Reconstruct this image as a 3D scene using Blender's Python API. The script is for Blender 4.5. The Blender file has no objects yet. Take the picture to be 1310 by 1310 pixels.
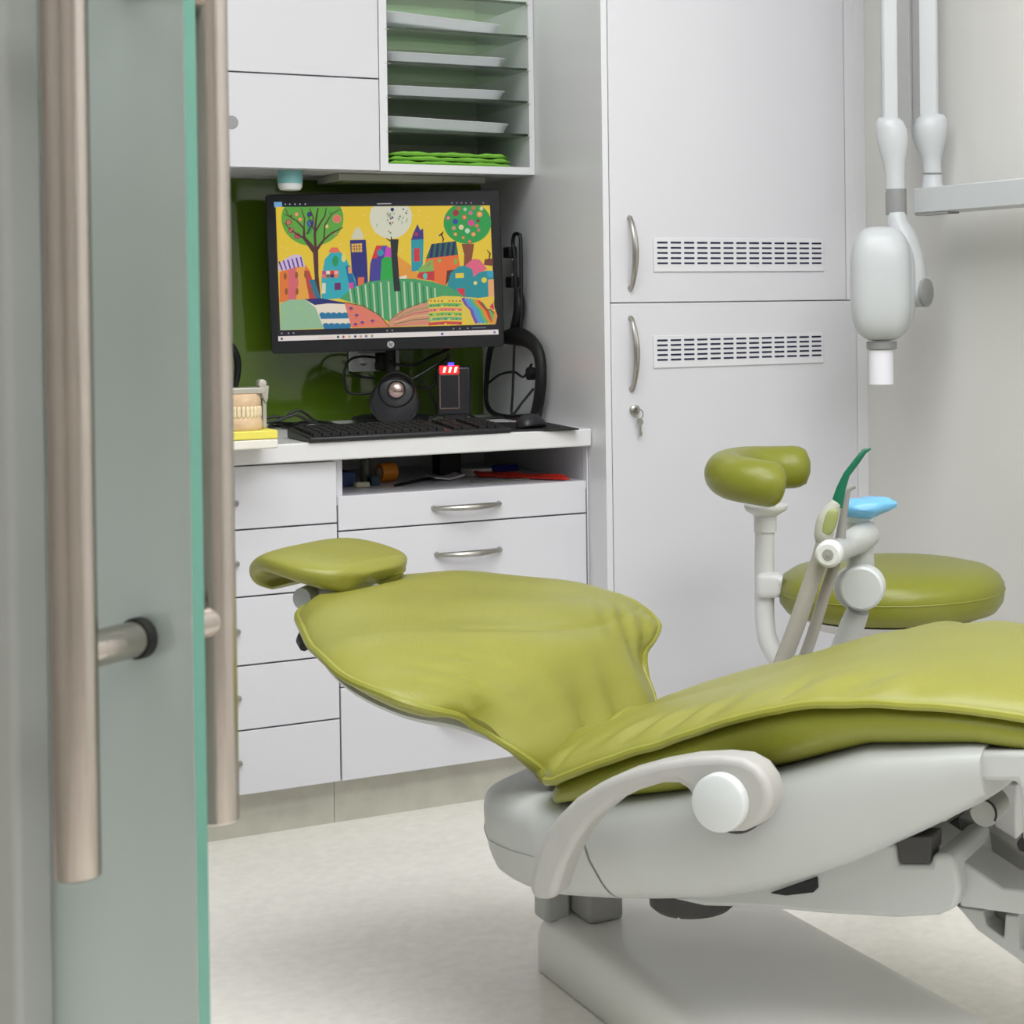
import bpy, bmesh, math, random
from mathutils import Vector, Matrix
random.seed(7)
V = Vector
# ------------------------------------------------------------------ camera model (1310 x 1310)
CAM = V((-1.4787, -3.5426, 1.0178)); YAW, PITCH, ROLL = .53323, .012543, .011198
FPX, PPX, PPY = 2387.4, 1017.6, 409.0
def basis():
    cy, sy, cp, sp = math.cos(YAW), math.sin(YAW), math.cos(PITCH), math.sin(PITCH)
    f = V((sy*cp, cy*cp, -sp)); r = V((cy, -sy, 0)); d = f.cross(r)
    cr, sr = math.cos(ROLL), math.sin(ROLL)
    return r*cr+d*sr, d*cr-r*sr, f
RR, DD, FF = basis()
def ray(x, y): return RR*((x-PPX)/FPX)+DD*((y-PPY)/FPX)+FF
def dep(x, y, d): return CAM+ray(x, y)*d
def onp(x, y, n, c):
    r = ray(x, y); return CAM+r*((c-n.dot(CAM))/n.dot(r))
def ony(x, y, Y): return onp(x, y, V((0, 1, 0)), Y)
def onx(x, y, X): return onp(x, y, V((1, 0, 0)), X)
def onz(x, y, Z): return onp(x, y, V((0, 0, 1)), Z)
# chair frame: l = towards the foot end, w = away across the chair
HD = math.radians(53.5); AW = V((math.sin(HD), math.cos(HD), 0)); AL = V((AW.y, -AW.x, 0)); OC = V((-.4045, -1.1086, 0))
def ch(l, w, z): return OC+AL*l+AW*w+V((0, 0, z))
def chp(x, y, w):
    X = onp(x, y, AW, AW.dot(OC)+w); return ((X-OC).dot(AL), X.z)
# ------------------------------------------------------------------ materials
def srgb(c):
    return tuple(((v/255)/12.92 if v/255 <= .04045 else ((v/255+.055)/1.055)**2.4) for v in c)
MATS = {}
def mat(name, col, rough=.5, metal=0, spec=.5, noise=0, nscale=30, bump=0, bscale=200, emit=0, trans=0, ior=1.45, coat=0, aniso=None, alpha=1):
    if name in MATS: return MATS[name]
    m = bpy.data.materials.new(name); m.use_nodes = True; nt = m.node_tree; b = nt.nodes['Principled BSDF']
    c = (*srgb(col), 1); b.inputs['Base Color'].default_value = c; b.inputs['Roughness'].default_value = rough
    b.inputs['Metallic'].default_value = metal; b.inputs['Specular IOR Level'].default_value = spec
    b.inputs['Transmission Weight'].default_value = trans; b.inputs['IOR'].default_value = ior; b.inputs['Coat Weight'].default_value = coat
    b.inputs['Coat Roughness'].default_value = .08
    tc = nt.nodes.new('ShaderNodeTexCoord')
    if emit:
        b.inputs['Emission Color'].default_value = c; b.inputs['Emission Strength'].default_value = emit
    if noise:
        n = nt.nodes.new('ShaderNodeTexNoise'); n.inputs['Scale'].default_value = nscale; n.inputs['Detail'].default_value = 5
        r = nt.nodes.new('ShaderNodeMapRange'); r.inputs[1].default_value = .3; r.inputs[2].default_value = .7; r.inputs[3].default_value = 1-noise; r.inputs[4].default_value = 1+noise
        mx = nt.nodes.new('ShaderNodeMix'); mx.data_type = 'RGBA'; mx.blend_type = 'MULTIPLY'; mx.inputs[0].default_value = 1
        mx.inputs[6].default_value = c
        nt.links.new(tc.outputs['Object'], n.inputs['Vector']); nt.links.new(n.outputs[0], r.inputs[0])
        nt.links.new(r.outputs[0], mx.inputs[7]); nt.links.new(mx.outputs[2], b.inputs['Base Color'])
    if bump:
        n = nt.nodes.new('ShaderNodeTexNoise'); n.inputs['Scale'].default_value = bscale; n.inputs['Detail'].default_value = 4
        mp = nt.nodes.new('ShaderNodeMapping')
        if aniso: mp.inputs['Scale'].default_value = aniso
        bp = nt.nodes.new('ShaderNodeBump'); bp.inputs['Strength'].default_value = bump; bp.inputs['Distance'].default_value = .01
        nt.links.new(tc.outputs['Object'], mp.inputs[0]); nt.links.new(mp.outputs[0], n.inputs['Vector'])
        nt.links.new(n.outputs[0], bp.inputs['Height']); nt.links.new(bp.outputs[0], b.inputs['Normal'])
    MATS[name] = m; return m
cabw = mat('white_laminate', (213, 212, 217), .28, spec=.45, bump=.02, bscale=6)
cabp = mat('white_panel', (219, 219, 222), .3)
wallw = mat('wall_paint', (219, 218, 212), .55, noise=.015, nscale=4, bump=.03, bscale=120)
wallr = mat('wall_paint_satin', (214, 213, 209), .22, noise=.015, nscale=4)
wallc = mat('dimmed_wall_paint', (172, 169, 163), .6, noise=.03, nscale=4)  # wall grey darkened to read as an unlit corridor in the steel handles
ceilm = mat('ceiling_paint', (235, 235, 232), .8, noise=.01, nscale=5)
floorm = mat('speckled_vinyl', (240, 236, 228), .3, noise=.05, nscale=55)
kickm = mat('kick_vinyl', (196, 195, 182), .4, noise=.08, nscale=22)
splash = mat('olive_glass', (72, 96, 22), .08, spec=.5, noise=.03, nscale=3, coat=.15)
sage = mat('sage_back', (212, 214, 202), .5, noise=.03, nscale=5)
counter = mat('white_bench', (220, 219, 220), .25, noise=.01, nscale=30)
vinyl = mat('lime_vinyl', (137, 136, 56), .34, spec=.5, noise=.04, nscale=9, bump=.10, bscale=420)
vinyl2 = mat('lime_vinyl_smooth', (127, 130, 42), .33, spec=.5, noise=.03, nscale=8, bump=.06, bscale=350)  # tone darkened to put the lower pad's occlusion into the colour; stool shares it
pipm = mat('lime_piping', (140, 140, 54), .35, noise=.03, nscale=30)
chw = mat('chair_white', (179, 181, 178), .36, noise=.01, nscale=10)
chw2 = mat('chair_base_white', (234, 233, 228), .38, noise=.015, nscale=8)
armg = mat('arm_grey', (170, 168, 164), .42, noise=.02, nscale=40)
hubw = mat('hub_white', (200, 203, 202), .3, noise=.01, nscale=20)
steel = mat('brushed_steel', (182, 173, 166), .2, metal=1, noise=.05, nscale=14, bump=.05, bscale=60, aniso=(8, 8, .3))
nick = mat('satin_nickel', (175, 172, 166), .3, metal=1, noise=.02, nscale=30)
dark = mat('black_plastic', (30, 30, 34), .38, noise=.05, nscale=30)
dark2 = mat('matte_black', (16, 16, 18), .6, noise=.05, nscale=30)
cabl = mat('black_cable', (17, 18, 17), .45, noise=.05, nscale=40)
gap = mat('slot_dark', (26, 24, 60), .7, noise=.05, nscale=40)
whp = mat('white_plastic', (218, 218, 218), .3, noise=.01, nscale=20)
xw = mat('xray_white', (194, 197, 199), .32, noise=.01, nscale=20)
xg = mat('xray_grey', (140, 140, 140), .4, noise=.02, nscale=30)
hose = mat('hose_grey', (160, 156, 148), .5, noise=.03, nscale=30)
rubber = mat('black_rubber', (28, 28, 26), .6, noise=.05, nscale=30)
mech = mat('mechanism_grey', (150, 150, 145), .45, noise=.04, nscale=20)
mechd = mat('mechanism_dark', (62, 60, 58), .6, noise=.05, nscale=20)

def frosted():
    m = bpy.data.materials.new('frosted_glass'); m.use_nodes = True; nt = m.node_tree; b = nt.nodes['Principled BSDF']
    b.inputs['Base Color'].default_value = (*srgb((190, 200, 196)), 1); b.inputs['Roughness'].default_value = .42
    b.inputs['Transmission Weight'].default_value = .55; b.inputs['IOR'].default_value = 1.3
    n = nt.nodes.new('ShaderNodeTexNoise'); n.inputs['Scale'].default_value = 900
    tc = nt.nodes.new('ShaderNodeTexCoord'); bp = nt.nodes.new('ShaderNodeBump'); bp.inputs['Strength'].default_value = .03
    nt.links.new(tc.outputs['Object'], n.inputs['Vector']); nt.links.new(n.outputs[0], bp.inputs['Height']); nt.links.new(bp.outputs[0], b.inputs['Normal'])
    return m
frost = frosted()
edgeg = mat('glass_edge', (92, 146, 130), .15, noise=.02, nscale=20, trans=.2)
def clearglass():
    m = bpy.data.materials.new('shelf_glass'); m.use_nodes = True; nt = m.node_tree; out = nt.nodes['Material Output']; nt.nodes.remove(nt.nodes['Principled BSDF'])
    t = nt.nodes.new('ShaderNodeBsdfTransparent'); t.inputs[0].default_value = (.965, .985, .96, 1); g = nt.nodes.new('ShaderNodeBsdfGlossy'); g.inputs['Roughness'].default_value = .05; g.inputs[0].default_value = (.9, 1, .9, 1)
    d = nt.nodes.new('ShaderNodeBsdfTranslucent'); d.inputs[0].default_value = (.9, .95, .87, 1); fr = nt.nodes.new('ShaderNodeFresnel'); m1 = nt.nodes.new('ShaderNodeMixShader'); m1.inputs[0].default_value = .16
    m2 = nt.nodes.new('ShaderNodeMixShader'); nt.links.new(t.outputs[0], m1.inputs[1]); nt.links.new(d.outputs[0], m1.inputs[2])
    nt.links.new(fr.outputs[0], m2.inputs[0]); nt.links.new(m1.outputs[0], m2.inputs[1]); nt.links.new(g.outputs[0], m2.inputs[2]); nt.links.new(m2.outputs[0], out.inputs[0]); return m
shelfg = clearglass()
jamb = mat('jamb_grey', (150, 152, 148), .35, noise=.02, nscale=6)
blue = mat('blue_film', (120, 190, 232), .25, noise=.05, nscale=30, trans=.15)
green = mat('green_tip', (4, 100, 72), .35, noise=.03, nscale=30)
limec = mat('green_cloth', (116, 176, 60), .8, noise=.12, nscale=60, bump=.3, bscale=60)
trayw = mat('tray_white', (236, 236, 244), .3, noise=.01, nscale=20)
def translucent(m, k, c):
    nt = m.node_tree; b = nt.nodes['Principled BSDF']; o = nt.nodes['Material Output']; t = nt.nodes.new('ShaderNodeBsdfTranslucent'); t.inputs[0].default_value = (*c, 1)
    x = nt.nodes.new('ShaderNodeMixShader'); x.inputs[0].default_value = k; nt.links.new(b.outputs[0], x.inputs[1]); nt.links.new(t.outputs[0], x.inputs[2]); nt.links.new(x.outputs[0], o.inputs[0])
translucent(trayw, .22, (.95, .95, .95))
# ------------------------------------------------------------------ building helpers
COL = bpy.context.scene.collection
class B:
    def __init__(s): s.v = []; s.f = []; s.mi = []; s.mats = []; s.m = 0
    def use(s, m):
        if m not in s.mats: s.mats.append(m)
        s.m = s.mats.index(m); return s
    def add(s, vs, fs):
        o = len(s.v); s.v += [V(p) for p in vs]; s.f += [[i+o for i in f] for f in fs]; s.mi += [s.m]*len(fs); return s
    def box(s, lo, hi, fn=None):
        (a, b, c), (d, e, f) = lo, hi
        p = [(x, y, z) for z in (c, f) for y in (b, e) for x in (a, d)]
        if fn: p = [fn(*q) for q in p]
        return s.add(p, [(0, 2, 3, 1), (4, 5, 7, 6), (0, 1, 5, 4), (2, 6, 7, 3), (0, 4, 6, 2), (1, 3, 7, 5)])
    def loft(s, rings, closed=False, cap=True):
        n = len(rings[0]); vs = [p for r in rings for p in r]; fs = []
        for i in range(len(rings)-(0 if closed else 1)):
            j = (i+1) % len(rings)
            for k in range(n): fs.append((i*n+k, i*n+(k+1) % n, j*n+(k+1) % n, j*n+k))
        if cap and not closed: fs += [tuple(range(n))[::-1], tuple((len(rings)-1)*n+k for k in range(n))]
        return s.add(vs, fs)
    def tube(s, pts, r, n=12, sub=0, closed=False, flat=1, cap=True):
        P = [V(p) for p in pts]; R = r if isinstance(r, (list, tuple)) else [r]*len(P)
        if sub:
            Q = []; S = []; N = len(P)
            for i in range(N-(0 if closed else 1)):
                g = (lambda k: P[k % N]) if closed else (lambda k: P[max(0, min(N-1, k))])
                a, b, c, d = g(i-1), g(i), g(i+1), g(i+2); r0, r1 = R[i], R[(i+1) % N]
                for k in range(sub):
                    t = k/sub; Q.append(.5*((2*b)+(c-a)*t+(2*a-5*b+4*c-d)*t*t+(3*b-a-3*c+d)*t**3)); S.append(r0+(r1-r0)*t)
            if not closed: Q.append(P[-1]); S.append(R[-1])
            P, R = Q, S
        N = len(P); T = []
        for i in range(N):
            if closed: t = P[(i+1) % N]-P[i-1]
            else: t = P[min(N-1, i+1)]-P[max(0, i-1)]
            T.append(t.normalized())
        u = T[0].orthogonal().normalized()
        if abs(T[0].z) < .9: u = T[0].cross(V((0, 0, 1))).normalized()
        rings = []
        for i in range(N):
            u = (u-T[i]*u.dot(T[i])).normalized(); w = T[i].cross(u)
            rings.append([P[i]+(u*math.cos(a)+w*math.sin(a)*flat)*R[i] for a in [2*math.pi*k/n for k in range(n)]])
        return s.loft(rings, closed, cap)
    def lathe(s, prof, c, axis=V((0, 0, 1)), n=32, sx=1, u=None):
        axis = V(axis).normalized(); u = V(u).normalized() if u is not None else axis.orthogonal().normalized(); w = axis.cross(u); c = V(c)
        return s.loft([[c+axis*h+(u*math.cos(a)*sx+w*math.sin(a))*max(r, 1e-4) for a in [2*math.pi*k/n for k in range(n)]] for r, h in prof])
    def prism(s, poly, fn, t0, t1):
        n = len(poly); vs = [fn(a, b, t0) for a, b in poly]+[fn(a, b, t1) for a, b in poly]
        return s.add(vs, [tuple(range(n)), tuple(range(2*n-1, n-1, -1))]+[(i, i+n, (i+1) % n+n, (i+1) % n) for i in range(n)])
    def sq(s, c, ax, ay, az, e1=.6, e2=.6, nu=32, nv=18):
        # superellipsoid, ax ay az are half-axis vectors
        c = V(c); ax, ay, az = V(ax), V(ay), V(az); g = lambda v, e: math.copysign(abs(v)**e, v); R = []
        for i in range(nv+1):
            p = -math.pi/2+math.pi*i/nv; cp = max(abs(math.cos(p)), 1e-4)**e1; sp = g(math.sin(p), e1)
            R.append([c+ax*(cp*g(math.cos(t), e2))+ay*(cp*g(math.sin(t), e2))+az*sp for t in [2*math.pi*k/nu for k in range(nu)]])
        return s.loft(R)
    def grid(s, fn, nu, nv, thick=None):
        vs = [fn(i/nu, j/nv) for i in range(nu+1) for j in range(nv+1)]
        return s.add(vs, [(i*(nv+1)+j, (i+1)*(nv+1)+j, (i+1)*(nv+1)+j+1, i*(nv+1)+j+1) for i in range(nu) for j in range(nv)])
    def build(s, name, m=None, parent=None, bevel=0, smooth=True, sub=0, org=None, seg=2, angle=35):
        me = bpy.data.meshes.new(name); o = bpy.data.objects.new(name, me); COL.objects.link(o)
        if parent is not None: base = V(parent['_o']); o.parent = parent
        else:
            xs = [p.x for p in s.v]; ys = [p.y for p in s.v]; zs = [p.z for p in s.v]
            base = V(org) if org is not None else V(((min(xs)+max(xs))/2, (min(ys)+max(ys))/2, min(zs))); o.location = base
        o['_o'] = tuple(base)
        me.from_pydata([tuple(p-base) for p in s.v], [], s.f)
        if m is not None: me.materials.append(m)
        else:
            for q in s.mats: me.materials.append(q)
            for i, f in enumerate(me.polygons): f.material_index = s.mi[i]
        bm = bmesh.new(); bm.from_mesh(me); bmesh.ops.remove_doubles(bm, verts=bm.verts, dist=1e-6) if bevel == 0 else None
        bmesh.ops.recalc_face_normals(bm, faces=bm.faces); bm.to_mesh(me); bm.free()
        if bevel:
            md = o.modifiers.new('b', 'BEVEL'); md.width = bevel; md.segments = seg; md.limit_method = 'ANGLE'; md.angle_limit = math.radians(40)
        if sub:
            md = o.modifiers.new('s', 'SUBSURF'); md.levels = sub; md.render_levels = sub
        if smooth: me.shade_smooth() if not True else [setattr(p, 'use_smooth', True) for p in me.polygons]
        if smooth and not sub:
            try: me.set_sharp_from_angle(angle=math.radians(angle))
            except Exception: pass
        return o
def tag(o, label, cat=None, group=None, kind=None):
    if label: o['label'] = label
    if cat: o['category'] = cat
    if group: o['group'] = group
    if kind: o['kind'] = kind
    return o
def thing(name, loc, label, cat, group=None):
    o = bpy.data.objects.new(name, None); COL.objects.link(o); o.location = loc; o['_o'] = tuple(V(loc)); o.empty_display_size = .05
    return tag(o, label, cat, group)
def box(name, lo, hi, m, parent=None, bevel=0, fn=None, **k): return B().box(lo, hi, fn).build(name, m, parent, bevel=bevel, **k)
def struct(o, label=None): o['kind'] = 'structure'; return o

# ------------------------------------------------------------------ the room
WX, WY = .745, .60      # right wall, back wall
LX, RYB = -3.0, -5.2
struct(box('floor', (LX-.1, RYB-.1, -.1), (WX+.1, WY+.1, 0), floorm, smooth=False))
struct(box('ceiling', (LX-.1, RYB-.1, 2.6), (WX+.1, WY+.1, 2.7), ceilm, smooth=False))
struct(box('wall_back', (LX, WY, 0), (WX, WY+.1, 2.6), wallw, smooth=False))
struct(box('wall_right', (WX, RYB, 0), (WX+.1, WY+.1, 2.6), wallr, smooth=False))
struct(box('wall_left', (LX-.1, RYB, 0), (LX, WY+.1, 2.6), wallc, smooth=False))
struct(box('wall_rear', (LX, RYB-.1, 0), (WX, RYB, 2.6), wallc, smooth=False))
sk = box('baseboard_right', (WX-.012, RYB, 0), (WX, -.08, .1), kickm, smooth=False); struct(sk)

# ------------------------------------------------------------------ base cabinets and counter
CT = .75; CX0 = -1.6; YF = 0.0
XS = .111                                   # left face of the tall cabinet's side panel
XD = ony(434.5, 840, 0).x                   # divider between the drawer unit and the desk unit
XR = ony(751, 690, 0).x
def hline(x, y, Y=0): return ony(x, y, Y).z
def bow_handle(b, p0, p1, out, n=14):
    # arched flat bar pull with flattened feet
    P0, P1, out = V(p0), V(p1), V(out); L = []; R = []
    for i in range(n+1):
        t = i/n; L.append(P0.lerp(P1, t)+out*(.006+.022*math.sin(math.pi*t)**.8)); R.append(.0045+.0022*math.sin(math.pi*t))
    L = [P0]+L+[P1]; R = [.006]+R+[.006]
    b.tube(L, R, n=10)
zt = CT-.036
zs = [hline(365, 674, 0), hline(345, 761, 0), hline(370, 845.5, 0), hline(370, 927.5, 0), hline(400, 1005.5, 0)]
ZK = zs[4]
XL0 = -1.28
XW = XD-.56                                 # left edge of the five-drawer column
dc = thing('drawer_cabinet', (XW/2+XD/2, .3, 0), 'tall narrow white cabinet with a column of five drawers, left of the open desk shelf', 'cabinet')
box('cabinet_body', (XW, .02, ZK), (XD, WY-.012, zt), cabw, dc, smooth=False)
box('kick_panel', (XW, .05, 0), (XD-.0005, .3, ZK), kickm, dc, smooth=False)
top = zt-.003
for i in range(5):
    z0, z1 = zs[i]+.0015, (zt-.004 if i == 0 else zs[i-1]-.0015)
    d = box('drawer', (XW+.002, 0, z0), (XD-.0015, .019, z1), cabw, dc, bevel=.0012)
    hb = B(); zc = (z0+z1)/2+(.0 if i else -.01); xe = ony(307.5, 800, -.02).x
    bow_handle(hb, (xe-.16, 0, zc), (xe, 0, zc), (0, -1, 0)); hb.build('handle', nick, d)
# left neighbour, mostly behind the glass door
lc = thing('drawer_cabinet', (XW-.4, .3, 0), 'white base cabinet hidden behind the frosted glass door, left of the five drawers', 'cabinet')
box('cabinet_body', (XW-.8, .02, ZK), (XW-.002, WY-.012, zt), cabw, lc, smooth=False)
box('kick_panel', (XW-.8, .05, 0), (XW-.0005, .3, ZK), kickm, lc, smooth=False)
for i in range(2): box('door', (XW-.8+.4*i+.002, 0, ZK+.001), (XW-.4+.4*i-.003, .019, zt-.004), cabw, lc, bevel=.0012)

zsh = hline(590, 624.5, 0)                  # top edge of the desk drawer
zd1 = hline(590, 668.3, 0); zd2 = hline(445, 879, 0)
dk = thing('desk_cabinet', (XD/2+XS/2, .3, 0), 'wide white desk unit with an open shelf above its drawers, under the keyboard', 'cabinet')
b = B()
b.box((XD, .02, ZK), (XS, WY-.012, zsh-.018)); b.box((XD, 0.004, zsh-.018), (XS-.004, WY-.012, zsh-.002)); b.box((XD, 0.02, zsh-.002), (XD+.016, WY-.012, zt)); b.box((XR+.002, .02, zsh-.002), (XS-.001, WY-.012, zt)); b.box((XD+.016, WY-.03, zsh-.002), (XR, WY-.012, zt))
b.build('cabinet_body', cabw, dk, smooth=False)
box('kick_panel', (XD+.0005, .05, 0), (XS-.001, .3, ZK), kickm, dk, smooth=False)
box('filler_panel', (XR+.0015, .0, ZK), (XS-.001, .019, zt-.002), cabp, dk, bevel=.0008)
for (z0, z1, hx, hz) in ((zd1+.0015, zsh-.001, (555, 638), 648.5), (zd2+.0012, zd1-.0015, None, None), (ZK+.001, zd2-.0012, (561, 642), 918)):
    d = box('drawer', (XD+.0015, 0, z0), (XR-.0015, .019, z1), cabw, dk, bevel=.0012)
    if hx:
        xa, xb = ony(hx[0], hz, 0).x, ony(hx[1], hz, 0).x; zc = ony((hx[0]+hx[1])/2, hz, -.02).z
        hb = B(); bow_handle(hb, (xa, 0, zc), (xb, 0, zc), (0, -1, 0)); hb.build('handle', nick, d)
    else:
        xa, xb = ony(560, 800, 0).x, ony(640, 800, 0).x
        hb = B(); bow_handle(hb, (xa, 0, zd1-.06), (xb, 0, zd1-.06), (0, -1, 0)); hb.build('handle', nick, d)
ct = box('countertop', (XW-.8, -.02, zt), (XS-.0005, WY-.008, CT), counter, bevel=.003)
tag(ct, 'long white bench top with a square front edge, carrying the keyboard and monitor', 'countertop')
zu_s = ony(487, 218.8, .2632).z-.001
sp = box('splashback', (XW-.8, WY-.008, CT+.0005), (XS-.0005, WY-.0004, zu_s), splash, smooth=False)
tag(sp, 'glossy olive green glass splashback behind the monitor', 'splashback')
# two outlets
def outlet(x0, x1, y0, y1, label):
    p0, p1 = ony(x0, y0, WY-.02), ony(x1, y1, WY-.02)
    o = thing('power_outlet', ((p0.x+p1.x)/2, WY-.008, p1.z), label, 'power outlet')
    box('face_plate', (p0.x, WY-.017, p1.z), (p1.x, WY-.0085, p0.z), whp, o, bevel=.003)
    for k in (.28, .72):
        B().lathe([(0, -.0009), (.0105, -.0009), (.0105, .0), (0, .0)], (p0.x+(p1.x-p0.x)*k, WY-.017, (p0.z+p1.z)/2), V((0, 1, 0)), n=20).build('socket', mat('socket_grey', (120, 120, 116), .5, noise=.03, nscale=20), o)
    return o
outlet(447, 512, 449, 474, 'white double power outlet on the green splashback below the monitor')
pp = ony(494, 463, WY-.05)
pl_ = thing('power_plug', (pp.x, pp.y, pp.z), 'black power plug pushed into the white wall outlet', 'plug')
B().box((pp.x-.018, WY-.06, pp.z-.02), (pp.x+.018, WY-.018, pp.z+.02)).build('plug_body', dark2, pl_, bevel=.005)
B().tube([(pp.x, WY-.055, pp.z-.015), (pp.x+.01, WY-.06, pp.z-.04)], .005).build('strain_relief', dark2, pl_)
pp = ony(468, 458, WY-.03)
adp = box('power_adapter', (pp.x-.016, WY-.045, pp.z-.012), (pp.x+.018, WY-.018, pp.z+.012), whp, bevel=.003)
tag(adp, 'small white power adapter plugged into the left socket of the wall outlet', 'adapter')

# ------------------------------------------------------------------ upper cabinets
YU = .2632
zu0 = ony(487, 218.8, YU).z; XU = ony(485.3, 110, YU).x; zsp = ony(388, 96, YU).z
XU2 = ony(684.3, 223, YU).x; XUi = ony(497, 150, YU).x
XU1 = XU-.44
uc = thing('upper_cabinet', ((XU1+XU)/2, .45, zu0), 'white wall cabinet with two stacked doors above the olive splashback', 'cabinet')
box('cabinet_body', (XU1, YU+.019, zu0), (XU-.001, WY-.001, 2.1), cabw, uc, smooth=False)
d = box('door', (XU1+.002, YU, zu0+.001), (XU-.0015, YU+.018, zsp-.0015), cabw, uc, bevel=.001)
hp = ony(296, 156.5, YU)
hb = B().use(gap); hb.lathe([(.0, -.0015), (.0125, -.0015), (.0135, -.0008), (.0125, .0)], (hp.x, YU, hp.z), V((0, 1, 0)), n=28); hb.build('finger_hole', mat('hole_grey', (150, 148, 150), .5, noise=.02, nscale=20), d)
box('door', (XU1+.002, YU, zsp+.0015), (XU-.0015, YU+.018, 2.09), cabw, uc, bevel=.001)
uc2 = thing('upper_cabinet', (XU1-.4, .45, zu0), 'white wall cabinet hidden behind the frosted glass door', 'cabinet')
box('cabinet_body', (XU1-.7, YU+.019, zu0), (XU1-.001, WY-.001, 2.1), cabw, uc2, smooth=False)
box('door', (XU1-.7, YU, zu0+.001), (XU1-.0015, YU+.018, 2.09), cabw, uc2, bevel=.001)
# open tray cabinet
tcab = thing('tray_cabinet', ((XU+XU2)/2, .45, zu0), 'open white wall cabinet with glass shelves holding white trays, right of the upper doors', 'cabinet')
XI0, XI1 = ony(496, 150, YU).x, ony(677, 150, YU).x; zbt = ony(580, 211.5, YU).z
b = B(); b.box((XU, YU, zu0), (XI0, WY-.004, 2.1)); b.box((XI1, YU, zu0), (XU2, WY-.004, 2.1)); b.box((XI0, YU, zu0), (XI1, WY-.004, zbt)); b.box((XI0, YU, 2.08), (XI1, WY-.004, 2.1))
b.build('cabinet_frame', cabp, tcab, smooth=False)
box('back_panel', (XI0, WY-.02, zbt), (XI1, WY-.004, 2.08), sage, tcab, smooth=False)
zsl = [ony(494, y, YU).z*.5+ony(677.5, y2, YU).z*.5 for y, y2 in ((166.5, 172.5), (122.5, 130.5), (79, 88.5), (35, 46.5), (-9, 4))]
for i, z in enumerate(zsl+[zsl[-1]+.075]):
    sh = box('glass_shelf', (XI0+.001, YU+.006, z-.003), (XI1-.001, WY-.021, z+.003), shelfg, tcab, smooth=False)
    for xx, s in ((XI0, 1), (XI1, -1)):
        B().box((min(xx-s*.004, xx+s*.008), YU-.0008, z-.0045), (max(xx-s*.004, xx+s*.008), YU+.012, z-.0031)).build('shelf_support', nick, sh, bevel=.0004)
def tray(i, z, w, tilt, x0, label):
    x1 = x0+w; yf = YU+.03; yb = yf+.15; h = .0225
    T = lambda x, y, zz: V((x, y, z+.0035+zz-(x-x1)*math.sin(tilt)))
    t = thing('instrument_tray', ((x0+x1)/2, (yf+yb)/2, z+.0035), label, 'tray', 'white trays on the glass shelves')
    b = B(); m = .012
    def ring(o, zz, r=.03):
        P = []
        for cx, cy, a0 in ((x1-o-r, yb-o-r, 0), (x0+o+r, yb-o-r, 90), (x0+o+r, yf+o+r, 180), (x1-o-r, yf+o+r, 270)):
            for k in range(5):
                a = math.radians(a0+k*22.5); P.append(T(cx+r*math.cos(a), cy+r*math.sin(a), zz))
        return P
    b.loft([ring(.014, 0), ring(.010, .003), ring(.003, h-.003), ring(.0, h-.001), ring(.0, h), ring(.004, h), ring(.012, .006), ring(.016, .0025)])
    b.build('tray_body', trayw, t)
    return t
W = XI1-XI0
for i, (w, tl, lab) in enumerate(((.90, .025, 'white tray on the lowest glass shelf, just above the folded green cloths'),
                                 (.875, 0, 'white tray on the second glass shelf from the bottom'),
                                 (.885, 0, 'white tray on the third glass shelf from the bottom'),
                                 (.855, .052, 'tilted white tray on the fourth glass shelf, topmost tray in view'))):
    tray(i, zsl[i], W*w, tl, XI0+.006, lab)
for i in range(3):
    o = B(); zz = zbt+.0005+i*.0098; x0, x1 = XI0+.006, XI0+W*(.905-.012*i); y0, y1 = YU+.02, YU+.24; ph = i*2.1; nn = 34
    rg = []
    for k in range(nn+1):
        x = x0+(x1-x0)*k/nn; e = min(1, 14*min(k/nn, 1-k/nn)+.15)
        wob = .0012*math.sin(k*.55+ph)+.0008*math.sin(k*1.37+ph*2)
        fy = y0+.002*math.sin(k*.9+ph)+.004*(1-e)
        t = .0078*e
        rg.append([V((x, fy+.003, zz+.0003)), V((x, fy, zz+t*.5+wob*.3)), V((x, fy+.003, zz+t+wob)), V((x, (y0+y1)/2, zz+t+wob*.8)), V((x, y1, zz+t)), V((x, y1, zz+.0003))])
    o.loft(rg); q = o.build('folded_cloth', limec)
    tag(q, ['bottom green cloth of the folded stack in the tray cabinet', 'middle green cloth of the folded stack in the tray cabinet', 'top green cloth of the folded stack in the tray cabinet'][i], 'cloth', 'folded green cloths')
# lamp strip and cup dispenser below the upper cabinet
x0, x1 = ony(430, 222, YU+.1).x, ony(617, 226, YU+.1).x
us = thing('under_cabinet_lamp', ((x0+x1)/2, YU+.15, zu0-.016), 'flat grey lamp housing fixed under the white wall cabinet above the monitor', 'lamp')
box('lamp_housing', (x0, YU+.08, zu0-.016), (x1, YU+.24, zu0-.0005), mat('lamp_grey', (150, 152, 140), .5, noise=.02, nscale=10), us, bevel=.002)
box('diffuser', (x0+.01, YU+.09, zu0-.019), (x1-.01, YU+.23, zu0-.0155), mat('diffuser_dark', (90, 100, 60), .5, noise=.02, nscale=10), us, bevel=.001)
c0 = ony(371, 225, YU+.06)
cd = thing('cup_dispenser', (c0.x, YU+.06, zu0-.03), 'small teal cup dispenser with a white end hanging under the wall cabinet', 'dispenser')
B().lathe([(.0255, .0), (.0255, .026)], (c0.x, YU+.06, zu0-.0265), n=28).build('dispenser_body', mat('teal_plastic', (120, 176, 176), .35, noise=.03, nscale=20), cd)
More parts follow.
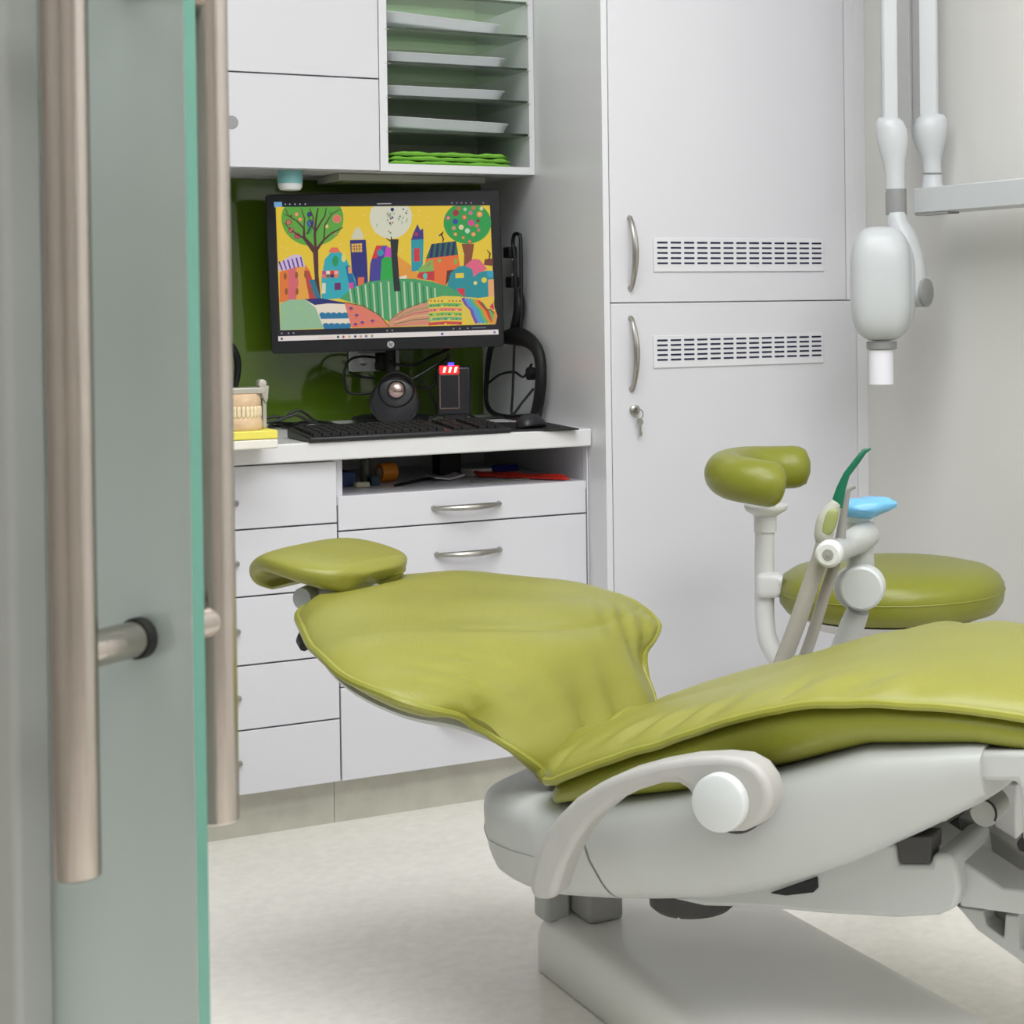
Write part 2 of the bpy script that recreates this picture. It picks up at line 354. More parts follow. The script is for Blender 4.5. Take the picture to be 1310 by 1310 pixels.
B().lathe([(.012, -.014), (.021, -.0125), (.0245, -.006), (.0245, .006)], (c0.x, YU+.06, zu0-.027), n=28).build('dispenser_cap', whp, cd)

# ------------------------------------------------------------------ tall cabinet
YT = -.0871; XDL = ony(779.8, 300, YT).x; XE = ony(1097, 470, YT).x; XDR = ony(1083, 380, YT).x; ztl = ony(930, 386, YT).z
tc = thing('tall_cabinet', ((XS+XE)/2, .25, 0), 'floor to ceiling white cabinet with two vented doors, right of the monitor desk', 'cabinet')
b = B(); b.box((XS, YT, 0), (XDL-.001, WY-.001, 2.3)); b.box((XDL-.001, YT+.021, .1), (XE-.001, WY-.001, 2.3)); b.box((XDR+.0005, YT+.001, ztl+.001), (XE, YT+.021, 2.3)); b.box((XE-.001, YT, .0), (WX-.0004, YT+.06, 2.3))
b.build('cabinet_body', cabp, tc, smooth=False)
box('kick_panel', (XDL, YT+.03, 0), (XE, YT+.1, .1), kickm, tc, smooth=False)
def vent(parent, zc_t, zc_b, xs0=835.5, xs1=1053):
    x0, x1 = ony(xs0, (zc_t+zc_b)/2, YT).x, ony(xs1, (zc_t+zc_b)/2, YT).x
    z1, z0 = ony(945, zc_t, YT).z, ony(945, zc_b, YT).z
    pl = box('vent_plate', (x0, YT-.003, z0), (x1, YT-.0002, z1), cabp, parent, bevel=.001)
    bb = B(); W = x1-x0; H = z1-z0
    for r in range(5):
        for c in range(13):
            xa = x0+W*(.020+c*.0755); zz = z0+H*(.25+.125*1.2*r)
            bb.box((xa, YT-.0036, zz-.0019), (xa+W*.058, YT-.0028, zz+.0019))
    s = bb.build('vent_slots', gap, pl, smooth=False)
d1 = box('door', (XDL+.001, YT, ztl+.001), (XDR-.001, YT+.019, 2.3), cabw, tc, bevel=.0012)
vent(d1, 304.5, 347.5)
d2 = box('door', (XDL+.001, YT, .1), (XE-.0015, YT+.019, ztl-.001), cabw, tc, bevel=.0012)
vent(d2, 427, 467.5)
for dd, y0, y1 in ((d1, 279, 369), (d2, 407, 498)):
    hx = ony(806.5, 400, YT).x; hb = B(); bow_handle(hb, (hx, YT, ony(807, y1, YT).z), (hx, YT, ony(807, y0, YT).z), (0, -1, 0)); hb.build('handle', nick, dd)
lp = ony(811, 524.5, YT)
B().lathe([(.0, -.009), (.0075, -.009), (.0105, -.007), (.0105, 0)], (lp.x, YT, lp.z), V((0, 1, 0)), n=28).build('lock', nick, d2)
ky = thing('key', (lp.x+.004, YT-.015, lp.z-.05), 'small metal key hanging from the lock of the lower cabinet door', 'key')
b = B(); b.box((lp.x-.0015, YT-.022, lp.z-.006), (lp.x+.0015, YT-.0092, lp.z+.006)); b.build('inserted_key', nick, ky, smooth=False)
kx, kz = lp.x+.007, lp.z-.017
b = B(); b.tube([(lp.x+.004+.008*math.cos(a), YT-.018, lp.z-.008+.010*math.sin(a)) for a in [2*math.pi*k/16 for k in range(16)]], .0012, n=6, closed=True); b.build('key_ring', nick, ky)
b = B(); b.lathe([(.0, -.0013), (.0072, -.0013), (.0072, .0013), (0, .0013)], (kx, YT-.014, kz-.007), V((0, 1, 0)), n=20, sx=.9); b.box((kx-.0022, YT-.0152, kz-.037), (kx+.0022, YT-.0128, kz-.01)); b.box((kx+.002, YT-.0152, kz-.035), (kx+.004, YT-.0128, kz-.028)); b.build('key_blade', nick, ky, smooth=False)
# ------------------------------------------------------------------ monitor
MC = V((-.1885, .3811, 1.0812)); th, ti, ro, MW, MH = -.3824, -.0655, .018, .4947, .3421
r0 = V((math.cos(th), math.sin(th), 0)); n0 = V((math.sin(th), -math.cos(th), 0))
up0 = V((0, 0, 1))*math.cos(ti)-n0*math.sin(ti)
MR = r0*math.cos(ro)+up0*math.sin(ro); MU = up0*math.cos(ro)-r0*math.sin(ro); MN = MR.cross(MU)
if MN.dot(n0) < 0: MN = -MN
def mf(x, y, z): return MC+MR*x+MU*y+MN*z          # monitor frame: right, up, towards the viewer
def mpx(zx, zy, off=0):                            # point of the screen plane seen at a place of the picture on the screen
    X = onp(320+zx/3.447, 230+zy/3.447, MN, MN.dot(MC)); q = X-MC; return (q.dot(MR), q.dot(MU))
mon = thing('computer_monitor', tuple(V((MC.x, MC.y, CT))-MN*.08), 'black computer monitor showing a colourful village painting, on the white bench', 'monitor')
b = B()
def rr(w, h, r, z, cx=0, cy=0):
    P = []
    for sx, sy, a0 in ((1, 1, 0), (-1, 1, 90), (-1, -1, 180), (1, -1, 270)):
        for k in range(5):
            a = math.radians(a0+k*22.5); P.append(mf(cx+sx*(w/2-r)+r*math.cos(a), cy+sy*(h/2-r)+r*math.sin(a), z))
    return P
b.loft([rr(MW*.6, MH*.6, .03, -.05), rr(MW*.72, MH*.72, .03, -.045), rr(MW-.02, MH-.02, .01, -.028), rr(MW, MH, .008, -.022), rr(MW, MH, .008, -.002), rr(MW-.004, MH-.004, .007, 0)])
b.build('monitor_housing', dark, mon, angle=30)
b = B()
for P in ([mf(-.02, -.1, -.06), mf(.0, -.2, -.085), mf(0, -.26, -.09)],): b.tube([mf(0, 0, -.055), mf(0, -.12, -.09), V((MC.x, MC.y, CT+.02))-MN*.09], [.012, .011, .011], n=14)
b.build('stand_neck', dark2, mon)
o_ = V((MC.x, MC.y, CT))-MN*.09
B().lathe([(.085, 0), (.085, .006), (.07, .01), (.03, .013), (.03, .02)], o_, n=36).build('stand_base', dark2, mon)
# screen picture
def em(name, c):
    g = sum(c)/3; c = tuple(int(v*.88+g*.12) for v in c); m = mat('screen_'+name, c, .35, emit=.56, spec=.3)
    m.node_tree.nodes['Principled BSDF'].inputs['Base Color'].default_value = (.02, .02, .02, 1); return m
TL, TR, BR, BL = mpx(103, 99), mpx(1057, 88), mpx(1098, 683), mpx(122, 712)
sb = B(); SL = [0]
def poly(pts, c, lay=None, nm=None):
    SL[0] += 1; z = .0006+SL[0]*4e-6
    sb.use(em('%d_%d_%d' % c, c)); P = [mf(*mpx(x, y), z) for x, y in pts]; sb.add(P, [tuple(range(len(P)))])
def disc(x, y, r, c, ry=None, n=18, a0=0, a1=360):
    ry = ry or r
    poly([(x+r*math.cos(math.radians(a0+(a1-a0)*k/n)), y+ry*math.sin(math.radians(a0+(a1-a0)*k/n))) for k in range(n if a1-a0 == 360 else n+1)], c)
def clipdisc(x, y, r, ry, c, ytop, n=40):
    poly([(x+r*math.cos(2*math.pi*k/n), max(ytop, y+ry*math.sin(2*math.pi*k/n))) for k in range(n)], c)
def stroke(pts, w, c):
    if not isinstance(w, (list, tuple)): w = [w]*len(pts)
    L = []; Rr = []
    for i, p in enumerate(pts):
        a = V(pts[max(0, i-1)]); e = V(pts[min(len(pts)-1, i+1)]); t = (e-a).normalized(); nn = V((-t.y, t.x))*w[i]/2
        L.append((p[0]+nn.x, p[1]+nn.y)); Rr.append((p[0]-nn.x, p[1]-nn.y))
    for i in range(len(pts)-1): poly([L[i], L[i+1], Rr[i+1], Rr[i]], c)
DK = (26, 26, 38)
poly([(103, 99), (1057, 88), (1098, 683), (122, 712)], DK)
for x in (155, 175, 198, 220, 243): disc(x, 108-(x-155)*.01, 3, (200, 205, 215), n=6)
poly([(105, 98), (140, 97), (142, 120), (107, 122)], (110, 175, 225)); poly([(560, 104), (622, 103), (622, 107), (560, 108)], (190, 190, 190))
for x in (890, 912, 932, 952, 975, 1028): disc(x, 102, 3, (170, 175, 200), n=6)
YE = (246, 208, 44)
poly([(113, 120), (1057, 113), (1080, 640), (133, 665)], YE)
rd = random.Random(3)
for k in range(60):
    x, y = rd.uniform(125, 1050), rd.uniform(125, 330); disc(x, y, 4, (250, 214, 120), n=6)
# left tree
GR = (96, 178, 62); BRN = (88, 44, 50)
clipdisc(275, 170, 137, 122, GR, 119)
for (x, y, r, c, c2) in ((170, 187, 13, (176, 40, 60), (230, 160, 130)), (181, 222, 13, (176, 50, 70), (240, 150, 120)), (208, 247, 14, (170, 40, 80), (230, 100, 110)), (262, 152, 11, (40, 40, 120), (60, 60, 160)), (266, 192, 16, (30, 80, 160), (70, 130, 210)), (205, 152, 9, (240, 110, 80), (250, 200, 150)), (221, 175, 9, (250, 110, 70), (250, 200, 100)), (383, 172, 19, (235, 130, 110), (240, 100, 90)), (377, 240, 10, (120, 150, 60), (200, 170, 110)), (338, 205, 8, (230, 200, 100), (240, 220, 120)), (180, 160, 6, (90, 80, 40), (150, 60, 40)), (352, 145, 7, (60, 160, 60), (70, 170, 80))):
    disc(x, y, r, c); disc(x, y, r*.6, c2); disc(x, y, r*.28, c)
poly([(250, 205), (278, 208), (268, 238), (252, 238)], (30, 170, 80))
poly([(276, 300), (300, 300), (302, 420), (312, 525), (290, 525), (284, 420)], BRN)
for st, w in (([(288, 318), (262, 285), (238, 255), (238, 215), (205, 180), (150, 150)], [24, 20, 14, 8, 6, 3]), ([(250, 265), (215, 245), (180, 222), (150, 190)], [10, 7, 5, 3]), ([(290, 310), (285, 240), (290, 180), (300, 125)], [12, 11, 9, 6]), ([(288, 230), (310, 190), (330, 160), (336, 122)], [8, 7, 6, 4]), ([(250, 240), (270, 205), (280, 170), (262, 125)], [8, 7, 6, 4]), ([(292, 310), (325, 265), (360, 235), (410, 210)], [14, 9, 7, 4]), ([(325, 265), (330, 200), (360, 150), (400, 128)], [7, 6, 5, 3]), ([(238, 215), (240, 170), (225, 125)], [6, 5, 3]), ([(205, 180), (170, 160), (155, 125)], [5, 4, 3]), ([(290, 240), (270, 190), (255, 160)], [7, 5, 3])):
    stroke(st, w, BRN)
# white tree
clipdisc(620, 165, 93, 95, (222, 222, 196), 117)
for k in range(38):
    a = rd.uniform(0, 6.28); r = rd.uniform(0, 78); x, y = 620+r*math.cos(a), 170+r*math.sin(a)*.95
    if y > 125:
        if k % 2: stroke([(x, y), (x+rd.uniform(-6, 12), y-rd.uniform(8, 20))], 3.5, (140, 170, 130))
        else: disc(x, y, 4, rd.choice([(220, 90, 90), (90, 60, 110), (240, 190, 200), (70, 150, 90), (40, 50, 110)]), n=7)
disc(627, 131, 8, (40, 40, 110))
# far orange hill, houses
poly([(650, 335), (700, 370), (735, 405), (760, 440), (650, 440)], (244, 160, 50))
poly([(655, 430), (690, 420), (690, 438), (655, 440)], (240, 225, 200))
poly([(452, 240), (466, 212), (480, 208), (498, 240), (500, 262), (446, 262)], (215, 210, 180))
poly([(440, 266), (510, 264), (516, 350), (520, 460), (470, 470), (448, 400)], (44, 44, 132))
poly([(447, 282), (493, 280), (494, 318), (448, 319)], (240, 196, 80))
for k in (1, 2, 3): stroke([(447+k*11.5, 282), (448+k*11.5, 318)], 3, (150, 60, 60))
for k in (1, 2): stroke([(447, 282+k*12), (493, 281+k*12)], 3, (150, 60, 60))
poly([(556, 290), (605, 290), (625, 340), (625, 440), (525, 450), (530, 370)], (70, 60, 160))
poly([(556, 290), (585, 290), (560, 345), (536, 348)], (225, 50, 60)); poly([(585, 290), (600, 292), (578, 330), (560, 330)], (60, 90, 190)); poly([(600, 292), (620, 300), (624, 340), (590, 345)], (210, 60, 190)); disc(575, 322, 15, (50, 150, 180))
poly([(580, 350), (600, 338), (632, 345), (634, 440), (574, 445)], (40, 180, 70))
poly([(720, 235), (738, 195), (750, 222), (763, 215), (765, 262), (710, 265)], (62, 52, 140)); disc(733, 240, 8, (200, 40, 70))
poly([(710, 265), (765, 262), (762, 370), (748, 400), (712, 405)], (30, 160, 175)); poly([(722, 302), (748, 301), (748, 360), (723, 361)], (225, 50, 60))
poly([(800, 283), (908, 270), (918, 330), (775, 348)], (40, 110, 80))
for k in range(5):
    x = 800+k*24; poly([(x, 283-k*2.6), (x+11, 281-k*2.6), (x+4, 344-k*2.6), (x-10, 346-k*2.6)], (40, 36, 110))
stroke([(830, 248), (845, 240), (852, 228)], [3, 9, 3], (20, 20, 30)); stroke([(843, 240), (853, 262), (848, 275)], [5, 7, 4], (20, 20, 30))
poly([(775, 348), (918, 330), (925, 380), (905, 400), (862, 468), (800, 445), (770, 400)], (250, 110, 50)); poly([(868, 400), (905, 395), (862, 468)], (100, 50, 50)); poly([(900, 348), (912, 347), (912, 372), (900, 374)], (130, 190, 70)); disc(835, 356, 8, (150, 190, 80))
poly([(745, 390), (785, 360), (806, 350), (810, 402), (740, 410)], (130, 190, 90)); poly([(778, 380), (795, 362), (795, 370), (775, 390)], (220, 90, 60))
poly([(745, 408), (812, 402), (812, 445), (765, 440), (735, 430)], (215, 50, 60)); disc(772, 425, 10, (90, 200, 180), ry=15)
# teal houses right, pink roof
clipdisc(958, 190, 105, 92, (36, 168, 74), 114)
for k, (x, y, r, c) in enumerate(((907, 146, 14, (170, 40, 60)), (873, 168, 10, (190, 80, 130)), (905, 184, 12, (40, 70, 170)), (945, 165, 11, (230, 90, 70)), (972, 146, 9, (220, 100, 150)), (1012, 152, 13, (250, 150, 70)), (975, 190, 14, (230, 60, 150)), (931, 209, 11, (230, 220, 170)), (958, 225, 11, (190, 220, 190)), (985, 240, 10, (240, 140, 70)), (898, 213, 9, (210, 150, 120)), (968, 272, 8, (230, 80, 60)), (1000, 203, 8, (230, 120, 90)), (905, 240, 8, (240, 150, 60)), (1005, 180, 8, (120, 60, 60)), (940, 255, 7, (230, 110, 70)), (1008, 222, 7, (220, 120, 110)), (948, 130, 8, (150, 200, 170)), (985, 125, 8, (240, 100, 70)), (1020, 127, 8, (220, 220, 180)), (920, 125, 8, (230, 90, 60)))):
    disc(x, y, r, c); 
    if k % 2: disc(x, y, r*.45, (245, 200, 120), n=10)
poly([(932, 282), (988, 282), (978, 352), (976, 380), (942, 380), (944, 330)], (146, 76, 52))
poly([(1035, 350), (1070, 346), (1072, 380), (1030, 375)], (130, 60, 50)); stroke([(1045, 310), (1058, 325), (1054, 350)], [3, 7, 5], (30, 20, 30))
poly([(950, 375), (985, 348), (1012, 352), (1045, 392), (1010, 415), (985, 428), (960, 400)], (240, 96, 130))
poly([(868, 468), (885, 410), (918, 382), (945, 378), (980, 395), (985, 428), (1010, 408), (1045, 400), (1072, 405), (1076, 560), (1030, 535), (940, 515)], (32, 150, 160))
poly([(1045, 400), (1072, 402), (1072, 430), (1046, 430)], (50, 165, 200)); poly([(1049, 440), (1074, 438), (1077, 530), (1051, 520)], (245, 170, 110))
poly([(905, 412), (942, 410), (943, 432), (906, 434)], (240, 210, 60)); disc(1032, 442, 12, (240, 215, 60)); disc(993, 455, 8, (240, 225, 130)); poly([(910, 480), (945, 478), (948, 515), (925, 505)], (225, 50, 70))
# left houses
poly([(130, 410), (160, 385), (215, 380), (245, 375), (262, 400), (305, 525), (130, 540)], (244, 120, 50))
poly([(205, 388), (238, 378), (256, 440), (270, 525), (205, 530)], (246, 170, 60)); poly([(170, 395), (200, 390), (215, 450), (198, 532), (168, 535)], (230, 100, 110)); poly([(238, 400), (262, 402), (300, 525), (262, 527)], (210, 60, 60)); poly([(258, 440), (285, 440), (312, 525), (290, 525)], (40, 120, 150))
for x, y in ((155, 425), (205, 420), (245, 418), (160, 492), (207, 492), (270, 490)): disc(x, y, 7, (160, 90, 40), ry=15)
poly([(123, 375), (150, 352), (190, 330), (225, 332), (245, 385), (215, 382), (150, 400), (128, 402)], (215, 190, 225))
for k in range(6): stroke([(128+k*19, 360-k*4), (142+k*18, 398-k*3)], 7, (110, 70, 170) if k % 2 else (90, 50, 150))
poly([(315, 430), (330, 350), (360, 315), (395, 315), (425, 350), (465, 440), (470, 480), (420, 520), (315, 530)], (40, 178, 192))
poly([(345, 318), (358, 298), (385, 298), (398, 318), (370, 322)], (245, 110, 80)); poly([(420, 380), (440, 378), (468, 470), (440, 480)], (30, 110, 170)); disc(376, 358, 14, (30, 160, 90), ry=24); disc(413, 345, 10, (230, 220, 110), ry=18)
poly([(318, 402), (390, 398), (390, 430), (318, 434)], (240, 90, 100))
for k in range(8): poly([(318+(k % 4)*18, 402+(k//4)*15), (334+(k % 4)*18, 402+(k//4)*15), (334+(k % 4)*18, 416+(k//4)*15), (318+(k % 4)*18, 416+(k//4)*15)], [(190, 60, 160), (250, 230, 190), (220, 60, 60), (250, 180, 160), (230, 110, 120), (60, 120, 90), (30, 60, 100), (240, 120, 90)][k])
poly([(372, 455), (400, 453), (400, 485), (373, 487)], (110, 40, 110)); poly([(432, 385), (448, 384), (449, 412), (434, 413)], (245, 160, 90)); poly([(318, 455), (334, 455), (333, 500), (315, 502)], (225, 220, 190)); poly([(435, 455), (455, 453), (456, 478), (440, 490)], (235, 60, 150)); poly([(475, 430), (503, 428), (503, 462), (476, 468)], (235, 110, 60))
# hills
poly([(395, 525), (440, 485), (520, 450), (620, 436), (720, 436), (800, 448), (880, 472), (940, 512), (980, 560), (700, 640), (600, 620), (480, 550)], (70, 168, 104))
for k in range(24):
    x = 440+k*17; yt = 436+(x-650)**2/1400+(10 if x > 760 else 0)
    if 585 < x < 660 and k % 2: continue
    c = (190, 214, 170) if k % 2 == 0 else (40, 120, 76)
    if x < 815: stroke([(x, yt+12), (x+10, min(620, 530+(x-395)*.45))], 7 if k % 2 == 0 else 4, c)
poly([(618, 262), (655, 262), (650, 330), (662, 490), (635, 492), (628, 400)], (38, 44, 48))
stroke([(635, 280), (600, 258)], [8, 3], (38, 44, 48)); stroke([(625, 275), (622, 250)], [7, 4], (38, 44, 48))
poly([(133, 545), (175, 528), (240, 528), (290, 560), (330, 655), (133, 663)], (150, 196, 152))
for k in range(14): disc(rd.uniform(145, 290), rd.uniform(555, 645), 3.5, (180, 200, 120), n=6)
poly([(240, 526), (310, 522), (412, 540), (425, 560), (445, 650), (325, 656), (290, 565)], (240, 226, 204))
poly([(240, 526), (310, 522), (412, 540), (425, 548), (345, 545), (285, 552)], (36, 40, 120))
for yy, xa, xb in ((595, 305, 432), (642, 320, 442)):
    poly([(xa, yy), (xb, yy-6), (xb+2, yy+16), (xa+8, yy+18)], (30, 122, 170))
    for k in range(5): disc(xa+14+k*25, yy-2, 13, (30, 122, 170), ry=9)
poly([(415, 540), (500, 560), (570, 600), (615, 648), (448, 652)], (240, 124, 100))
for x, y in ((445, 570), (470, 600), (495, 632), (540, 625), (465, 640)): disc(x, y, 9, (60, 70, 160), a0=180, a1=360, n=8); disc(x, y+4, 5, (240, 70, 60), n=8)
poly([(608, 625), (660, 580), (760, 545), (800, 540), (860, 640), (612, 648)], (222, 150, 116))
for k in range(5): stroke([(640-k*2, 610+k*9), (720, 575+k*14), (800, 560+k*17)], 4, [(120, 160, 90), (200, 90, 110), (240, 190, 120), (130, 120, 80), (230, 120, 100)][k])
poly([(785, 525), (850, 512), (925, 514), (940, 560), (940, 636), (795, 642)], (236, 206, 70))
for k, c in enumerate([(246, 208, 60), (90, 190, 90), (245, 130, 110), (120, 200, 90), (90, 190, 130), (230, 60, 60)]):
    stroke([(788, 536+k*20), (860, 530+k*20), (934, 532+k*20)], 13, c)
    for j in range(9): disc(798+j*16, 534+k*20, 4, [(220, 70, 60), (40, 120, 60), (200, 70, 140), (60, 60, 60), (230, 230, 120)][(k+j) % 5], n=6)
poly([(925, 515), (1000, 520), (1040, 540), (1076, 560), (1080, 638), (960, 641), (940, 590)], (236, 206, 70))
for k, c in enumerate([(120, 80, 170), (90, 150, 220), (60, 170, 200), (110, 190, 80), (246, 140, 50), (230, 60, 50), (100, 190, 90), (246, 150, 60)]):
    dx = k*14; stroke([(938+dx, 520+k*2), (950+dx*1.05, 545+k), (975+dx, 570), (985+dx*1.0, 600), (min(1076, 1000+dx*1.15), 632)], 15, c)
poly([(1000, 522), (1074, 512), (1078, 580), (1050, 570), (1030, 545)], (246, 200, 60)); stroke([(1020, 540), (1040, 575), (1060, 570), (1076, 590)], 4, (30, 40, 60)); poly([(1055, 560), (1072, 540), (1076, 575)], (220, 50, 90))
stroke([(415, 540), (500, 556), (570, 596), (615, 648)], 4, (110, 80, 40)); stroke([(608, 625), (690, 565), (790, 530)], 3, (110, 90, 50))
# bars
poly([(133, 663), (1080, 637), (1082, 662), (135, 688)], DK)
for x in (140, 170, 192, 605, 627, 897, 925, 960): disc(x, 677-(x-133)*.027, 4, (150, 150, 170), n=6)
stroke([(978, 653), (1040, 651)], 4, (120, 120, 150))
poly([(124, 690), (1094, 660), (1096, 681), (125, 711)], (238, 228, 224))
for x, c in ((140, (90, 90, 90)), (388, (40, 70, 60)), (412, (200, 70, 60)), (438, (210, 180, 120)), (464, (70, 80, 120)), (488, (220, 150, 110)), (512, (120, 110, 120)), (538, (150, 160, 110)), (847, (70, 70, 170)), (1078, (120, 120, 160))): disc(x, 701-(x-124)*.0305, 6, c, n=8)
stroke([(300, 697), (375, 694)], 5, (240, 200, 190)); stroke([(880, 679), (1050, 674)], 3, (220, 205, 200))
scr = sb.build('screen', None, mon, smooth=False)
# emblem on the lower bezel
ex, ey = mpx(620, 726)
b = B(); b.lathe([(.0074, 0), (.0074, .0009), (.006, .0012)], mf(ex, ey, 0), MN, n=28); emb = b.build('round_emblem', mat('emblem_silver', (196, 196, 196), .35, noise=.02, nscale=20), mon)
b = B()
def em_stroke(pts, w=.0011):
    for (x0, y0), (x1, y1) in zip(pts, pts[1:]):
        d_ = V((x1-x0, y1-y0)).normalized()*w/2; nx, ny = -d_.y, d_.x
        P = [(x0+nx, y0+ny), (x1+nx, y1+ny), (x1-nx, y1-ny), (x0-nx, y0-ny)]
        b.add([mf(ex+p, ey+q, .0015) for p, q in P]+[mf(ex+p, ey+q, .0011) for p, q in P], [(0, 1, 2, 3), (4, 5, 6, 7)]+[(i, (i+1) % 4, (i+1) % 4+4, i+4) for i in range(4)])
em_stroke([(-.0012, .0058), (-.0040, -.003)]); em_stroke([(-.0028, .0005), (-.0010, .0022), (-.0003, .0012), (-.0016, -.003)])
em_stroke([(.0021, .0024), (-.0004, -.0058)]); em_stroke([(.0021, .0024), (.0041, .0022), (.0030, -.0022), (.0012, -.0026)])
b.build('emblem_letters', mat('emblem_dark', (60, 62, 66), .4, noise=.02, nscale=20), emb, smooth=False)

# ------------------------------------------------------------------ things on the bench
kb0, kb1 = onz(396, 564, CT+.004), onz(372, 550, CT+.004)
kr = onz(655, 551, CT+.004)
ux = (kr-kb0); ux.z = 0; kl = ux.length; ux.normalize(); uy = V((-ux.y, ux.x, 0))
def kf(x, y, z): return V((kb0.x, kb0.y, CT+.0006))+ux*x+uy*y+V((0, 0, z))
kbd = thing('keyboard', tuple(kf(kl/2, .07, 0)), 'long black computer keyboard lying on the bench in front of the monitor', 'keyboard')
kd = .15
b = B(); b.loft([[kf(.0, .0, 0), kf(kl, .0, 0), kf(kl, .0, .009), kf(0, 0, .009)], [kf(0, kd, 0), kf(kl, kd, 0), kf(kl, kd, .02), kf(0, kd, .02)]])
b.build('keyboard_body', dark, kbd, bevel=.003)
b = B()
for r in range(6):
    for c in range(22):
        x0 = .012+c*(kl-.024)/22; y0 = .012+r*.0225; w = (kl-.024)/22-.0025
        z = .009+.011*(y0+.01)/kd
        if c in (15, 18) : continue
        b.box((x0, y0, z-.001), (x0+w, y0+.019, z+.005), kf)
b.build('keys', dark2, kbd, smooth=False)
# mouse pad and mouse
q = [onz(628, 552, CT+.002), onz(741, 549, CT+.002), onz(700, 541, CT+.002), onz(604, 541, CT+.002)]
mp = B(); P0 = [V((p.x, p.y, CT+.0006)) for p in q]; mp.loft([P0, [p+V((0, 0, .003)) for p in P0]])
tag(mp.build('mouse_pad', dark2, bevel=.001), 'thin black mouse pad at the right end of the bench', 'mouse pad')
mc = onz(679, 547, CT+.004)
ms = thing('computer_mouse', (mc.x, mc.y, CT+.004), 'black computer mouse resting on the mouse pad', 'mouse')
b = B()
R_ = []
for k in range(13):
    t = k/12; x = -.036+.072*t; w = .024*math.sqrt(max(0, 1-(2*t-1)**4))+.001; h = .03*(math.sin(math.pi*min(1, t*.8+.12))**.7)*math.sqrt(max(.02, 1-(2*t-1)**6))
    R_.append([V((mc.x, mc.y, CT+.0042))+V((.95, .3, 0))*x+V((-.3, .95, 0))*(w*math.cos(a)) + V((0, 0, max(0, h*math.sin(a)))) for a in [math.pi*j/10 for j in range(11)]])
b.loft(R_); b.build('mouse_body', dark, ms, sub=1)
wc = V((mc.x, mc.y, CT+.0042))+V((.95, .3, 0))*.02+V((0, 0, .022))
B().lathe([(.004, -.002), (.006, -.0015), (.006, .0015), (.004, .002)], wc, V((-.3, .95, 0)), n=16).build('scroll_wheel', rubber, ms)
# round gadget with silver ball
g0 = ony(505, 512, .33)
gd = thing('desktop_speaker', (g0.x, g0.y, CT), 'round black desktop speaker with a shiny silver ball in its centre, below the monitor', 'speaker')
gn = (CAM-g0); gn.z = 0; gn.normalize()
R1 = 27/FPX*(g0-CAM).dot(FF)
gr = gn.cross(V((0, 0, 1))).normalized()
# tapered shell standing on the bench
prof = [(0, 1.0), (.008, 1.04), (.03, 1.08), (.05, 1.02), (.062, .8), (.066, .5)]
def gring(d_, k_):
    return [g0+gn*(.02-d_)+gr*(R1*k_*math.cos(a)*(1.05 if math.sin(a) > 0 else 1.12))+V((0, 0, (R1*k_*math.sin(a) if math.sin(a) > 0 else (g0.z-CT-.001)*math.sin(a)*min(1, k_)**.3))) for a in [2*math.pi*j/40 for j in range(40)]]
B().loft([gring(-.003, .9)]+[gring(d_, k_) for d_, k_ in prof]).build('speaker_shell', dark, gd)
cc = ony(507, 498, .33)+gn*.026
B().lathe([(R1*.80, -.006), (R1*.86, 0), (R1*.8, .003), (R1*.7, -.004), (R1*.3, -.012), (0, -.013)], cc-gn*.002, gn, n=40).build('speaker_cone', dark2, gd)
B().sq(cc-gn*.004, gr*.020, V((0, 0, .020)), gn*.017, 1, 1).build('metal_ball', mat('ball_silver', (205, 180, 176), .22, metal=1, noise=.02, nscale=20), gd)
# red display box
r0_ = ony(575, 497, .36)
rb = thing('display_box', (r0_.x, r0_.y, CT), 'small black box with a glowing red readout, standing behind the keyboard', 'gadget')
def rbf(x, y, z): return V((r0_.x, r0_.y, r0_.z))+r0*x+n0*(-y)+V((0, 0, z))
s_ = (r0_-CAM).dot(FF)/FPX
box('box_body', (-16*s_, 0, -34*s_), (27*s_, .05, 28*s_), dark, rb, bevel=.005, fn=rbf)
box('box_foot', (-8*s_, .004, CT-r0_.z+.0005), (22*s_, .046, -33*s_), dark2, rb, bevel=.002, fn=rbf)
b = B(); fw, fh = 12.5*s_, 18*s_; t_ = 1.2*s_
for lo, hi in (((-fw, -.002, -fh-8*s_), (-fw+t_, .001, fh)), ((fw-t_, -.002, -fh-8*s_), (fw, .001, fh)), ((-fw, -.002, -fh-8*s_), (fw, .001, -fh-8*s_+t_)), ((-fw, -.002, fh-t_), (fw, .001, fh))): b.box(lo, hi, rbf)
b.build('window_frame', mat('frame_brown', (120, 96, 88), .4, noise=.03, nscale=20), rb, smooth=False)
redm = mat('red_glow', (255, 20, 26), .4, emit=3.0); redc = mat('red_hot', (255, 150, 120), .4, emit=4)
b = B(); b.box((-12*s_, -.0028, 19*s_), (12*s_, .001, 29*s_), rbf); rdo = b.build('readout', redm, rb, smooth=False)
b = B()
for k in range(3): b.prism([(-8+k*7, 20.5), (-5.5+k*7, 20.5), (-3.4+k*7, 27.5), (-6.6+k*7, 27.5)], lambda a, c, t: rbf(a*s_, t, c*s_), -.0034, -.0027)
b.build('readout_digits', redc, rdo, smooth=False)
b = B(); b.box((-1.5*s_, .0, 29*s_), (6*s_, .01, 33*s_), rbf); b.build('status_light', mat('blue_light', (70, 70, 255), .4, emit=1.2), rb, smooth=False)
